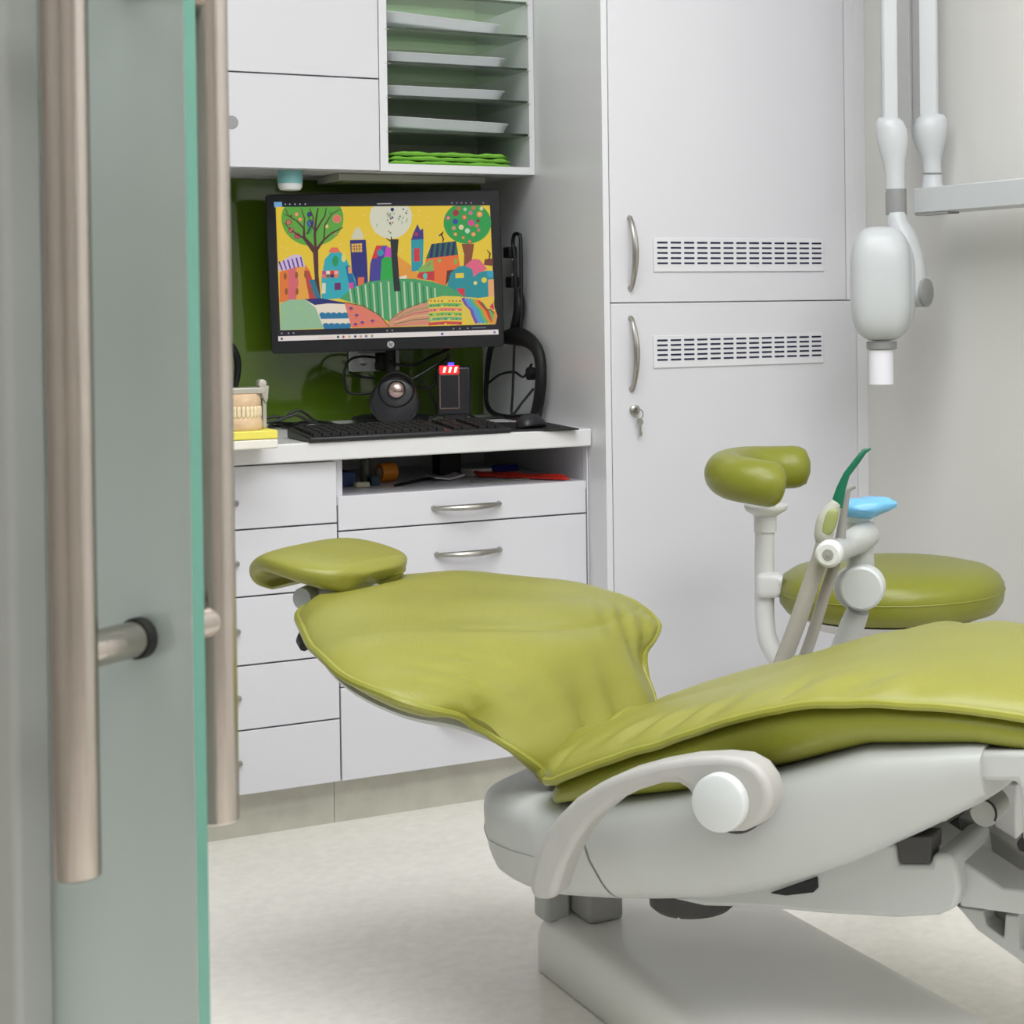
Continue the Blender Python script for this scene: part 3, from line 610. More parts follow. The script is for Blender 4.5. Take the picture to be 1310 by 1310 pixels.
# dental model on yellow and white boxes
b0, b1 = ony(270, 572, .10), ony(356, 572, .10)
x1 = onz(357, 577, CT).x
wb = onz(356, 573, CT+.001)
def pbox(nm, z0, z1, m, lab):
    o = box(nm, (wb.x-.145, wb.y, z0), (wb.x, wb.y+.09, z1), m, bevel=.0025); return tag(o, lab, 'box')
wbx = pbox('product_box', CT+.0005, CT+.0175, mat('carton_white', (228, 224, 214), .5, noise=.02, nscale=20), 'flat white carton on the bench under the yellow one')
ybx = pbox('product_box', CT+.018, CT+.034, mat('carton_yellow', (232, 218, 96), .5, noise=.03, nscale=20), 'flat yellow carton lying on a white carton at the left end of the bench')
zb = CT+.0345; mcx = wb.x-.055; mcy = wb.y+.045
dm = thing('dental_model', (mcx, mcy, zb), 'plaster model of upper and lower teeth on a metal hinge, standing on the yellow carton', 'dental model')
stone = mat('plaster_tan', (214, 184, 148), .6, noise=.10, nscale=60, bump=.2, bscale=90); tooth = mat('tooth_ivory', (232, 214, 178), .35, noise=.05, nscale=80)
def arch(bz, z0, z1, sc, mt, nm):
    b = B(); rg = []
    for z, k in ((z0, .96), (z0+.003, 1), ((z0+z1)/2, 1.0), (z1-.002, .92), (z1, .86)):
        rg.append([V((mcx+.036*sc*k*math.cos(a), mcy+.034*sc*k*math.sin(a)*(1 if math.sin(a) < 0 else .8), z)) for a in [2*math.pi*j/28 for j in range(28)]])
    b.loft(rg); return b.build(nm, mt, dm)
hz = 27*(wb-CAM).dot(FF)/FPX
lowb = arch(0, zb, zb+.026, 1.06, stone, 'lower_jaw'); upb = arch(0, zb+.040, zb+.066, .98, stone, 'upper_jaw')
for nm, par, zc, dz in (('lower_teeth', lowb, zb+.026, .008), ('upper_teeth', upb, zb+.040, -.009)):
    b = B()
    for j in range(14):
        a = math.pi*(1.02+j*.96/13); rx, ry = .033, .032
        c = V((mcx+rx*math.cos(a), mcy+ry*math.sin(a), zc+(.0035 if dz > 0 else -.0035)))
        t = V((-math.sin(a), math.cos(a), 0)); nn = V((math.cos(a), math.sin(a), 0))
        b.sq(c, t*.0038, nn*.0036, V((0, 0, .0075)), .6, .7, nu=12, nv=8)
    b.build(nm, tooth, par)
b = B(); al = mat('cast_alloy', (190, 186, 178), .35, metal=.6, noise=.05, nscale=30)
b.box((mcx-.04, mcy-.02, zb+.066), (mcx+.04, mcy+.028, zb+.077)); b.prism([(mcx+.034, zb+.079), (mcx+.052, zb+.079), (mcx+.050, zb+.055), (mcx+.046, zb+.045), (mcx+.038, zb+.06)], lambda x, z, t: V((x, t, z)), mcy+.0, mcy+.022)
b.lathe([(.0, -.011), (.008, -.010), (.008, .010), (0, .011)], (mcx+.040, mcy+.01, zb+.083), V((0, 1, 0)), n=18); b.box((mcx+.040, mcy+.004, zb+.001), (mcx+.048, mcy+.018, zb+.058))
b.build('articulator', al, dm, bevel=.0015)
# headset band at the left
hs = thing('headset', tuple(ony(292, 500, .42)), 'curved black headset hanging at the left end of the green splashback', 'headset')
B().tube([ony(x, y, .50) for x, y in ((284, 432), (297, 444), (304, 462), (303, 484), (298, 500), (288, 508))], [.005, .012, .012, .011, .008, .004], n=12, sub=4, flat=.6).build('head_band', dark2, hs)
# black bracket at the right wall and the lens frame hanging under it
bk = thing('clamp_bracket', tuple(ony(662, 400, .40)), 'upright black clamp rail with two knobs on the white side panel, right of the monitor', 'bracket')
yk = .42
def kp(x, y, dy=0): return onx(x, y, XS-.0215+dy)
b = B(); 
lp_ = [kp(*p) for p in ((658, 300), (664, 300), (666, 308), (667, 370), (666, 425), (661, 428), (659, 420), (660, 372), (658, 325), (656, 312))]
b.tube(lp_, .0045, n=8, closed=True, sub=2); b.build('rail_loop', dark2, bk)
for (x, y) in ((652, 323), (655, 361)):
    c = kp(x, y); s = (c-CAM).dot(FF)/FPX
    kn = B().box((c.x-.010, c.y-.020, c.z-7*s), (c.x+.010, c.y+.016, c.z+7*s)).build('clamp_block', dark2, bk, bevel=.003)
    B().lathe([(0, -.002), (.003, -.002), (.003, .002), (0, .002)], kp(655, y+(9 if y < 340 else -9), -.012), V((1, 0, 0)), n=12).build('screw', nick, kn)
c = kp(663, 398); B().tube([kp(662, 372), kp(665, 385), kp(663, 405), kp(655, 430)], [.009, .012, .013, .009], n=12, sub=3).build('hinge_arm', dark2, bk)
fr = thing('strap_loop', tuple(ony(660, 540, .40)), 'wide black curved loop hanging below the clamp rail beside the white side panel', 'strap')
B().tube([kp(*p) for p in ((645, 432), (662, 430), (680, 438), (690, 455), (692, 485), (689, 515), (683, 540))], [.012, .018, .014, .012, .012, .012, .012], n=12, sub=4, flat=1.2).build('loop_band', dark2, fr)
B().tube([kp(*p) for p in ((640, 432), (628, 445), (623, 480), (622, 512), (630, 528), (650, 534), (680, 533))], [.008, .007, .006, .005, .006, .007, .008], n=10, sub=4).build('loop_cord', dark2, fr)
c = kp(679, 478, -.004); B().lathe([(0, -.008), (.014, -.007), (.014, .007), (0, .008)], c, V((1, 0, 0)), n=20).build('knob', dark2, fr)
# cables
def cable(pts, r, label, grp='black cables on and above the bench'):
    o = B().tube([V(p) for p in pts], r, n=8, sub=6).build('cable', cabl); tag(o, label, 'cable', grp)
def by(l, Y=.46): return [ony(x, y, Y) for x, y in l]
def bz(l, z=CT+.005): return [onz(x, y, z) for x, y in l]
cable(by([(485, 458), (462, 456), (446, 462), (440, 480), (443, 500), (458, 504), (478, 502)], .5), .0028, 'thin black cable looping left of the white power outlet')
cable(by([(447, 476), (462, 482), (480, 484)], .52), .0026, 'thin black cable under the white power outlet')
cable(by([(498, 462), (515, 468), (535, 465), (555, 455), (575, 446)], .45), .0034, 'black cable running from the power plug up behind the monitor')
cable(by([(500, 466), (510, 482), (520, 505)], .42), .003, 'black cable dropping from the power plug behind the speaker')
cable(by([(532, 482), (548, 500), (560, 528), (540, 538), (520, 540)], .42), .0028, 'black cable falling between the speaker and the red display box')
cable(by([(575, 456), (560, 470), (556, 490), (545, 497), (530, 495)], .44), .0026, 'black cable curling left of the red display box')
cable(by([(527, 485), (545, 475), (560, 466), (572, 468), (574, 452)], .40), .0026, 'black cable rising from the speaker to the monitor')
cable(bz([(345, 546), (352, 541), (375, 543), (400, 540), (430, 544)], CT+.01), .0045, 'thick black cable lying on the bench behind the keyboard')
def arcc(pts, label, r=.003, Y=.40):
    cable([ony(x, y, Y) for x, y in pts], r, label)
arcc([(336, 536), (350, 533), (365, 534), (372, 528), (382, 525), (392, 530), (405, 539), (425, 541)], 'uppermost black cable humping over the bench right of the dental model')
arcc([(338, 541), (355, 538), (368, 533), (380, 531), (392, 537), (408, 543)], 'lower black cable humping over the bench right of the dental model', Y=.36)
cable(bz([(338, 549), (355, 545), (372, 547), (392, 543)], CT+.005), .003, 'short black cable on the bench left of the keyboard')
cable([kp(x, y, -.006) for x, y in [(625, 490), (640, 479), (658, 476), (670, 482), (680, 466)]], .0028, 'thin black cable crossing the hanging strap loop')
cable([kp(x, y, -.01) for x, y in [(658, 440), (656, 500), (655, 530), (668, 515), (682, 498)]], .003, 'black cable hanging down inside the strap loop')
cable(by([(600, 530), (612, 536), (640, 534), (660, 538), (680, 545)], .40), .004, 'black cable lying behind the mouse pad')
p = [onz(606, 541.5, CT+.0015), onz(652, 541, CT+.0015), onz(650, 538.5, CT+.0015), onz(608, 538, CT+.0015)]
tag(B().loft([[V((v.x, v.y, CT+.0004)) for v in p], [V((v.x, v.y, CT+.0012)) for v in p]]).build('paper_sheet', whp, smooth=False), 'white slip of paper lying on the bench behind the mouse pad', 'paper')

# ------------------------------------------------------------------ odds and ends in the open shelf
ZS = zsh-.0015
def sx(x, Y, y=605): return ony(x, y, Y).x
def sbox(nm, x0, x1, Y, d, h, m, lab, cat, bev=.002, z=0, rot=0):
    a, c = sx(x0, Y), sx(x1, Y); cx = (a+c)/2; w = (c-a)/2
    fn = lambda x, y, zz: V((cx+x*math.cos(rot)-y*math.sin(rot), Y+x*math.sin(rot)+y*math.cos(rot), ZS+z+zz))
    o = B().box((-w, 0, 0), (w, d, h), fn).build(nm, m, bevel=bev); return tag(o, lab, cat)
sbox('carton', 430.5, 455, .19, .08, .028, mat('navy', (44, 70, 120), .5, noise=.05, nscale=30), 'dark blue carton at the left end of the open shelf', 'box')
g = V((sx(468, .27), .27, ZS)); bt = thing('glass_bottle', tuple(g), 'pale glass bottle standing behind the white cube on the open shelf', 'bottle')
B().lathe([(.0, 0), (.011, 0), (.012, .003), (.012, .045), (.008, .052), (.006, .054), (.006, .060), (0, .060)], g, n=20).build('bottle_body', mat('pale_glass', (150, 150, 142), .2, noise=.02, nscale=20, trans=.5), bt)
B().lathe([(0, .0605), (.007, .0605), (.007, .070), (0, .070)], g, n=18).build('bottle_cap', whp, bt)
sbox('eraser', 455.5, 473, .15, .02, .010, mat('cream_rubber', (206, 200, 176), .6, noise=.03, nscale=20), 'small cream block lying on the open shelf beside the blue carton', 'block')
sbox('small_case', 475, 486, .17, .03, .018, mat('teal_dark', (30, 62, 78), .5, noise=.05, nscale=20), 'small dark teal case on the open shelf, left of the orange roll', 'case')
og = V((sx(495, .24), .24, ZS)); tr_ = thing('tape_roll', tuple(og), 'orange tape roll standing on edge on the open shelf', 'tape')
om = mat('orange_plastic', (214, 130, 28), .4, noise=.05, nscale=20)
B().lathe([(.010, -.017), (.019, -.017), (.0195, -.014), (.0195, .014), (.019, .017), (.010, .017)], og+V((0, 0, .0196)), V((1, .15, 0)), n=28).build('roll', om, tr_)
B().lathe([(.007, -.0175), (.0098, -.0175), (.0098, .0175), (.007, .0175)], og+V((0, 0, .0196)), V((1, .15, 0)), n=20).build('core', whp, tr_)
# black holder and booklet
sbox('pencil_holder', 563, 590, .30, .05, .052, dark2, 'square black holder at the back of the open shelf, behind the white booklet', 'holder')
bl = thing('open_booklet', (sx(571, .20), .20, ZS), 'small white booklet lying open on the shelf in front of the black holder', 'booklet')
a, c = sx(553, .2), sx(590, .2); m_ = (a+c)/2
for s, (xa, xb, z0, z1) in enumerate(((a, m_, .006, .001), (m_, c, .001, .008))):
    b = B(); P = [V((xa, .18, ZS+z0)), V((xb, .18, ZS+z1)), V((xb, .24, ZS+z1)), V((xa, .24, ZS+z0))]; b.loft([P, [p_+V((0, 0, .003)) for p_ in P]]); b.build('page_block', whp, bl, smooth=False)
sbox('card_stack', 603, 631, .24, .05, .014, whp, 'short stack of white cards on the open shelf, left of the blue strip', 'cards', z=0, rot=.12)
sbox('marker_box', 632, 664, .30, .02, .014, mat('cobalt', (34, 40, 150), .4, noise=.04, nscale=20), 'cobalt blue strip shaped box at the back of the open shelf', 'box', z=0)
sbox('ruler', 606, 676, .10, .015, .0025, mat('ruler_grey', (120, 118, 112), .4, noise=.04, nscale=20), 'grey ruler lying near the front edge of the open shelf', 'ruler', bev=.0005, rot=-.1)
tag(B().tube([V((sx(505, .12), .12, ZS+.003)), V((sx(555, .24), .24, ZS+.003))], .003, n=8).build('pen', dark2), 'slim black pen lying on the open shelf right of the orange roll', 'pen')
rp = B(); NX, NY = 18, 8
cA, cB = sx(636, .1), sx(727, .02)
def rpf(u, v):
    x = cA+(cB-cA)*u; y = .20*(1-u)+.012*u+v*.09*(1-.45*u); return V((x, y, ZS+.002+.006*math.sin(u*7+v*3)**2*(1-abs(2*v-1))+.004*v))
vs = [rpf(i/NX, j/NY) for i in range(NX+1) for j in range(NY+1)]
fs = [(i*(NY+1)+j, (i+1)*(NY+1)+j, (i+1)*(NY+1)+j+1, i*(NY+1)+j+1) for i in range(NX) for j in range(NY)]
rp.add(vs, fs)
o = rp.build('red_pouch', mat('red_plastic', (188, 44, 30), .3, noise=.08, nscale=30), None)
md = o.modifiers.new('t', 'SOLIDIFY'); md.thickness = .003; md.offset = 1
tag(o, 'crumpled red plastic pouch reaching the front right edge of the open shelf', 'pouch')
# ------------------------------------------------------------------ glass door with pull handles
DA, DB = dep(86, 300, 1.295), dep(267.5, 300, 1.432)
dn = DB-DA; dn.z = 0; DSEP = dn.length; dn.normalize(); dt = V((-dn.y, dn.x, 0))       # dt points left and away
if dt.dot(RR) > 0: dt = -dt
GP = (V((DA.x, DA.y, 0))+V((DB.x, DB.y, 0)))/2
ge = onp(247, 300, dn, dn.dot(GP)); s_e = (ge-GP).dot(dt)
GT = .0065
def gf(s, z, t): return V((GP.x, GP.y, 0))+dt*s+dn*t+V((0, 0, z))
door = thing('glass_door', tuple(gf(.4, .01, 0)), 'frosted glass door with a greenish polished edge, carrying two long steel pull handles', 'glass door')
b = B().use(frost)
b.box((s_e, .01, -GT), (.95, 2.3, GT), gf)
pane = b.build('glass_pane', None, door, smooth=False)
pane.data.materials.append(edgeg)
for f in pane.data.polygons:
    if abs(f.normal.dot(dt)) > .9: f.material_index = 1
md = pane.modifiers.new('b', 'BEVEL'); md.width = .001; md.segments = 2
TR_ = .016
zb_f = dep(103, 1124, 1.295).z; zst = dep(120, 826, 1.33).z; zst2 = dep(120, -36, 1.33).z
zb_b = dep(283, 1054, 1.432).z
for nm, P, s in (('front', DA, -1), ('rear', DB, 1)):
    zb = (zb_f+zb_b)/2
    hd = B().lathe([(.0, zb), (TR_-.0015, zb), (TR_, zb+.0015), (TR_, zst2+.16), (TR_-.0015, zst2+.1615), (0, zst2+.1615)], (P.x, P.y, 0), n=40).build('pull_handle', steel, door)
    hd['label'] = 'long steel pull handle on the '+('near' if s < 0 else 'far')+' side of the glass'
    for z in (zst, zst2):
        c = V((P.x, P.y, z)); L = DSEP/2-GT
        st = B().lathe([(.0132, .004), (.0132, L-.008), (.0132, L-.0075)], c, dn*(-s), n=32).build('standoff', steel, hd)
        B().lathe([(.0150, L-.0078), (.0152, L-.007), (.0152, L-.0008), (.0148, L)], c, dn*(-s), n=32).build('gasket', rubber, hd)
# front wall: its end face and the grey jamb stand just in front of the glass
je = onp(57, 300, dn, dn.dot(GP)-GT-.003); s_j = (je-GP).dot(dt)
struct(B().box((s_j, 0, -GT-.040), (s_j+1.1, 2.6, -GT-.003), gf).build('wall_front', jamb, None, bevel=.006, seg=4))

# ------------------------------------------------------------------ dental chair
dch = thing('dental_chair', tuple(ch(.2, 0, 0)), 'reclined dental chair with lime green vinyl cushions and a white body', 'dental chair')
def interp(T, x):
    if x <= T[0][0]: return T[0][1]
    for (a, b_), (c, d_) in zip(T, T[1:]):
        if x <= c: return b_+(d_-b_)*(x-a)/(c-a)
    return T[-1][1]
def cat(P, n):
    # catmull-rom resample of tuples
    N = len(P); out = []
    for i in range(N-1):
        p = [P[max(0, i-1)], P[i], P[i+1], P[min(N-1, i+2)]]
        for k in range(n):
            t = k/n; out.append(tuple(.5*(2*b_+(c-a)*t+(2*a-5*b_+4*c-d_)*t*t+(3*b_-a-3*c+d_)*t**3) for a, b_, c, d_ in zip(*p)))
    out.append(P[-1]); return out
def cushion(name, ST, up, down, matl, end0=None, wr=None, NT=84, pw=None, piping=True, r=.0056, pm=None, under=None):
    # ST: (l, z, halfwidth); up/down: thickness over/under the seam as functions of the station fraction
    S = cat(ST, 9); N = len(S); rings = []; near = []; far = []
    for i, (l, z, w) in enumerate(S):
        a = S[max(0, i-1)]; c = S[min(N-1, i+1)]; tl, tz = c[0]-a[0], c[1]-a[1]; k = math.hypot(tl, tz) or 1; tl /= k; tz /= k
        nl, nz = -tz, tl; f = i/(N-1); row = []
        e = end0(f) if end0 else 0
        for j in range(NT+1):
            t = -1+2*j/NT; tt = math.sin(t*math.pi/2); hh = up(f)*(max(0, 1-abs(tt)**(pw(f) if pw else 3.2)))**(.55 if not pw else .6)
            sh = (notch(tt)*max(0, 1-f*3.6) if end0 else 0)
            dd = wr(l, tt*w, f) if wr else 0
            row.append(ch(l+nl*(hh+dd)+sh*tl, tt*w, z+nz*(hh+dd)+sh*tz))
        for j in range(NT-1, 0, -1):
            t = -1+2*j/NT; tt = math.sin(t*math.pi/2); hh = -down(f)*(max(0, 1-abs(tt)**6))**.5
            sh = (notch(tt)*max(0, 1-f*3.6) if end0 else 0)
            row.append(ch(l+nl*hh+sh*tl, tt*w, z+nz*hh+sh*tz))
        rings.append(row); near.append(row[0]); far.append(row[NT])
    # close the ends with shrinking rings
    def cap(row, d_):
        out = []
        for k_, off in ((.97, .35), (.9, .7), (.75, .95)):
            m = NT//2
            R_ = []
            for j, p in enumerate(row):
                # partner across the thickness
                q = row[(2*NT-j) % (2*NT)] if j else row[0]
                mid = (p+q)/2; R_.append(mid+(p-mid)*math.sqrt(max(0, 1-off**2))+d_*off)
            out.append(R_)
        return out
    t0 = (rings[0][NT//2]-rings[1][NT//2]).normalized()*(.009 if end0 else .02); t1 = (rings[-1][NT//2]-rings[-2][NT//2]).normalized()*.016
    allr = cap(rings[0], t0)[::-1]+rings+cap(rings[-1], t1)
    o = B().loft(allr).build(name, matl, dch, angle=60)
    if piping:
        loop = near+[p+t1*.9 for p in [rings[-1][NT//2]*0+((rings[-1][j]+rings[-1][(2*NT-j) % (2*NT)])/2) for j in range(1, NT)]][::1]+far[::-1]+[((rings[0][j]+rings[0][(2*NT-j) % (2*NT)])/2)+t0*.9 for j in range(NT-1, 0, -1)]
        B().tube(loop, r, n=8, closed=True).build('piping', pm or pipm, o)
    return o
def notch(t): return .046*(1-min(1, max(0, abs(t)-.12)/.62)**1.6) if abs(t) < .74 else 0
BACK = [(-.378, .578, .126), (-.368, .576, .150), (-.350, .574, .177), (-.325, .573, .205), (-.296, .571, .236), (-.239, .559, .290), (-.18, .548, .331), (-.137, .536, .347), (-.096, .523, .353), (-.062, .510, .345), (-.038, .499, .322), (-.026, .488, .285), (-.018, .478, .252), (-.007, .462, .226), (.005, .440, .210), (.018, .419, .194), (.034, .393, .170)]
def wrb(l, w, f):
    d_ = 0; m = max(0, (f-.5)/.5)
    # gathers running up from the lumbar fold
    d_ += .0060*m*math.sin(w*58+1.3+.8*math.sin(w*17))*math.exp(-((f-.9)/.13)**2)
    d_ += .0030*math.sin((w*24-l*40)+.6)*math.exp(-((f-.55)/.2)**2)
    # a hollow at each wing kink with a raised roll beside it
    for sgn in (-1, 1):
        d_ -= .018*math.exp(-((l+.015)/.030)**2-((w-sgn*.215)/.06)**2)
        d_ += .008*math.exp(-((l-.02)/.03)**2-((w-sgn*.14)/.05)**2)
        u = (l+.05)*.8+sgn*(w-sgn*.23)*.6; d_ += .004*math.sin(u*170)*math.exp(-((l+.05)/.045)**2-((w-sgn*.22)/.07)**2)
    # stitched cross seam
    q = l+.075-.28*w+.9*w*w; d_ -= .0022*math.exp(-(q/.006)**2)*(1 if -.12 < w < .26 else .3)
    return d_
cushion('backrest', BACK, lambda f: .022+.012*math.sin(math.pi*min(1, f*1.02)), lambda f: .031, vinyl, end0=lambda f: 1, wr=wrb, pw=lambda f: 3.4-1.9*math.exp(-((f-.6)/.13)**2))
# hard shell under the backrest
S = cat([(-.345, .552, .11), (-.32, .543, .17), (-.26, .528, .235), (-.18, .506, .280), (-.10, .482, .282), (-.05, .462, .235), (-.015, .430, .182), (.02, .385, .13), (.04, .33, .12)], 4)
b = B(); rings = []
for i, (l, z, w) in enumerate(S):
    rings.append([ch(l+.006*math.sin(a), w*math.copysign(abs(math.cos(a))**.7, math.cos(a)), z-.004+.024*math.sin(a)) for a in [2*math.pi*k/28 for k in range(28)]])
b.loft(rings); b.build('back_shell', chw, dch)
# seat
SEAT = [(.064, .388, .17), (.074, .391, .215), (.098, .401, .246), (.15, .424, .258), (.21, .448, .26), (.267, .468, .26), (.32, .489, .26), (.374, .508, .26), (.43, .523, .258), (.486, .532, .255), (.575, .536, .25), (.652, .535, .245), (.726, .529, .24), (.80, .518, .235), (.90, .5, .22), (.98, .487, .19)]
def wrs(l, w, f):
    e = math.exp(-((abs(w)-.215)/.03)**2)
    d_ = .0055*e*math.sin(l*105+abs(w)*60)*math.exp(-((l-.26)/.09)**2)
    d_ += .004*math.sin(w*50)*math.exp(-((l-.075)/.025)**2)
    d_ -= .007*math.exp(-(w/.05)**2)*math.exp(-((l-.2)/.2)**2)
    d_ += .004*e*math.sin(l*70-w*30)*math.exp(-((l-.5)/.1)**2)
    for c_ in (.115, .43): d_ -= .004*math.exp(-((l-c_+.2*(abs(w)-.2))/.006)**2)*e
    return d_
cushion('seat', SEAT, lambda f: interp([(0, .046), (.2, .040), (.4, .028), (.55, .027), (.7, .034), (1, .04)], f), lambda f: .006, vinyl, wr=wrs)
# lower seat pad
PZ = [(.064, .388), (.098, .401), (.15, .424), (.21, .448), (.267, .468), (.32, .489), (.374, .508), (.43, .523), (.486, .532), (.575, .536), (.652, .535), (.726, .529), (.80, .518), (.98, .487)]
BZ = [(.09, .362), (.108, .366), (.277, .392), (.35, .418), (.424, .440), (.525, .474), (.661, .486), (.726, .480), (.98, .44)]
LOW = [(l, interp(PZ, l)-.022, w) for l, w in ((.082, .20), (.096, .238), (.15, .250), (.2, .254), (.277, .255), (.35, .255), (.424, .253), (.525, .25), (.60, .247), (.661, .243), (.726, .238), (.80, .23), (.9, .215), (.97, .18))]
S = cat(LOW, 4); rings = []
dn_ = [(.0, .036), (.2, .040), (.35, .052), (.5, .054), (.62, .044), (.8, .044), (1, .04)]
for i, (l, z, w) in enumerate(S):
    f = i/(len(S)-1); h = max(.012, z-interp(BZ, l))
    rings.append([ch(l, w*math.copysign(abs(math.cos(a))**.35, math.cos(a)), z+(.034*math.sin(a) if math.sin(a) > 0 else h*math.copysign(abs(math.sin(a))**.6, math.sin(a)))) for a in [2*math.pi*k/36 for k in range(36)]])
B().loft(rings).build('lower_pad', vinyl2, dch, angle=60)
# headrest: a padded pillow curling down at its outer end
hs_ = [(-.500, .588, .045), (-.510, .600, .068), (-.507, .617, .084), (-.490, .630, .098), (-.465, .635, .110), (-.435, .632, .117), (-.40, .625, .117), (-.372, .619, .108), (-.352, .614, .090), (-.341, .611, .062), (-.337, .609, .03)]
S = cat(hs_, 5); rings = []
for i, (l, z, w) in enumerate(S):
    f = i/(len(S)-1); a = S[max(0, i-1)]; c = S[min(len(S)-1, i+1)]; tl, tz = c[0]-a[0], c[1]-a[1]; k = math.hypot(tl, tz); nl, nz = -tz/k, tl/k
    hu = interp([(0, .004), (.15, .012), (.4, .018), (.8, .020), (1, .008)], f); hd_ = interp([(0, .004), (.15, .012), (.3, .016), (.6, .022), (.85, .028), (1, .010)], f)
    rings.append([ch(l+nl*v, w*u, z+nz*v) for u, v in [(math.copysign(abs(math.cos(t))**.7, math.cos(t)), (hu if math.sin(t) > 0 else hd_)*math.copysign(abs(math.sin(t))**.6, math.sin(t))) for t in [2*math.pi*j/40 for j in range(40)]]])
hr = B().loft(rings).build('headrest', vinyl, dch, angle=60)
sp_ = [rings[i][1] for i in range(4, len(rings)-2)]
B().tube([p+(p-ch(S[i+4][0], 0, S[i+4][1])).normalized()*.0 for i, p in enumerate([r_[39-0] for r_ in rings[4:-2]])], .0012, n=6).build('seam', vinyl2, hr)
b = B(); b.sq(ch(-.40, 0, .580), AL*.045, AW*.06, V((0, 0, .022)), .5, .5); b.tube([ch(-.40, 0, .572), ch(-.33, 0, .555), ch(-.25, 0, .535)], [.02, .018, .02], n=14, sub=3, flat=2.0)
b.lathe([(.0, -.05), (.016, -.048), (.018, -.03), (.018, .03), (.016, .048), (0, .05)], ch(-.42, -.03, .582), AW, n=24); b.build('headrest_bracket', mat('bracket_grey', (172, 176, 176), .4, noise=.02, nscale=20), dch)
b = B(); b.tube([ch(-.352, -.16, .55), ch(-.335, -.19, .546), ch(-.31, -.215, .543)], .007, n=8, sub=3); b.build('upholstery_clip', rubber, dch)
# body covers
ZB = [(-0.120, .29), (-0.107, .262), (-0.082, .238), (-.03, .226), (0, .224), (.1, .236), (.193, .248), (.275, .258), (.35, .276), (.412, .298), (.474, .322), (.573, .37), (.66, .415), (.672, .424)]
ZT = [(-0.120, .315), (-0.110, .332), (-0.082, .347), (0, .362), (.1, .372), (.28, .408), (.42, .448), (.52, .484), (.66, .498), (.69, .497)]
HW = [(-0.120, .03), (-0.115, .055), (-0.102, .09), (-0.082, .13), (-0.052, .172), (0, .208), (.05, .238), (.13, .254), (.2, .262), (.5, .262), (.672, .258)]
def shell(l0, l1, n, sl0=0, sl1=0, k=1.0, ex=(.3, .42)):
    R_ = []
    for i in range(n+1):
        f = i/n; l = l0+(l1-l0)*f; sl = sl0+(sl1-sl0)*f; zb_, zt_, w = interp(ZB, l), interp(ZT, l), interp(HW, l)*k
        zc, hz_ = (zb_+zt_)/2, (zt_-zb_)/2
        row = []
        for j in range(40):
            a = 2*math.pi*j/40; u = math.copysign(abs(math.cos(a))**ex[0], math.cos(a)); v = math.copysign(abs(math.sin(a))**ex[1], math.sin(a))
            row.append(ch(l+sl*(.5-.5*v), w*u*(1-.10*max(0, -v)), zc+hz_*v))
        R_.append(row)
    return R_
B().loft(shell(-.120, .128, 22, 0, .05)).build('rear_cover', chw, dch, angle=60)
B().loft(shell(.132, .672, 26, .05, 0, 1.0)).build('side_cover', chw, dch, angle=60)
B().loft(shell(.12, .14, 2, .05, .05, .985)).build('seam_strip', mech, dch, angle=60)
# cover split line of the rear cover
def pxprism(name, pts, w0, w1, m, par=None, bevel=.004, wref=None, seg=2):
    wr_ = w0 if wref is None else wref
    P = [chp(x, y, wr_) for x, y in pts]
    return B().prism(P, lambda a, c, t: ch(a, t, c), w0, w1).build(name, m, par or dch, bevel=bevel, seg=seg)
B().tube([ch(l+.025*(l+.118)/.246, -interp(HW, l)*.998, (interp(ZB, l)+interp(ZT, l))/2) for l in [.09-.203*k/22 for k in range(23)]], .0011, n=6).build('cover_seam', mech, dch)
# armrest
arm_px = [(681, 1152), (676, 1138), (678, 1118), (684, 1095), (696, 1068), (712, 1045), (735, 1022), (765, 1003), (800, 988), (840, 977), (880, 970), (920, 968), (948, 971), (968, 982), (981, 1000), (986, 1020), (982, 1040), (970, 1056), (950, 1065), (925, 1066), (905, 1058), (893, 1044), (886, 1026), (880, 1011), (866, 1003), (845, 1003), (815, 1012), (785, 1027), (757, 1050), (738, 1075), (722, 1105), (712, 1135), (707, 1152)]
arm = pxprism('armrest', arm_px, -.345, -.300, armg, bevel=.009, seg=4)
c = onp(922, 1026, AW, AW.dot(OC)-.35); rr_ = 37.5*(c-CAM).dot(FF)/FPX
B().lathe([(0, .011), (rr_-.004, .011), (rr_-.001, .009), (rr_, .006), (rr_, -.01)], c, -AW, n=48).build('hub_cap', hubw, arm)
c2 = onp(938, 1020, AW, AW.dot(OC)-.29)
B().lathe([(.0, .0), (.044, .0), (.044, .05), (0, .05)], c2, AW, n=40).build('arm_pivot', mechd, arm)
# base plate, column and lift arm
ba, bb_ = onz(690, 1245, 0), onz(760, 1310, 0); bx0 = ba.x; bx1 = (onz(1062, 1178, .085).x+onz(1245, 1288, .085).x)/2
byr = ba.y+.045; byf = -2.35
b = B(); P = []
r_ = .05
for cx, cy, a0 in ((bx1-r_, byr-r_, 0), (bx0+r_, byr-r_, 90), (bx0+r_, byf+r_, 180), (bx1-r_, byf+r_, 270)):
    for k in range(7): a = math.radians(a0+k*15); P.append((cx, cy, math.cos(a), math.sin(a)))
b.loft([[V((cx+c_*(r_-o), cy+s_2*(r_-o), z)) for cx, cy, c_, s_2 in P] for o, z in ((.004, .0), (0, .004), (0, .052), (.004, .066), (.012, .077), (.024, .084), (.04, .087))])
b.build('base_plate', chw2, dch, angle=50)
q0, q1 = dep(679, 1160, 2.84), dep(720, 1160, 2.84)
b = B(); b.box((q0.x+.004, q0.y-.05, .08), (q0.x+.045, q0.y+.0, .30)); b.build('rear_column', chw, dch, bevel=.006)
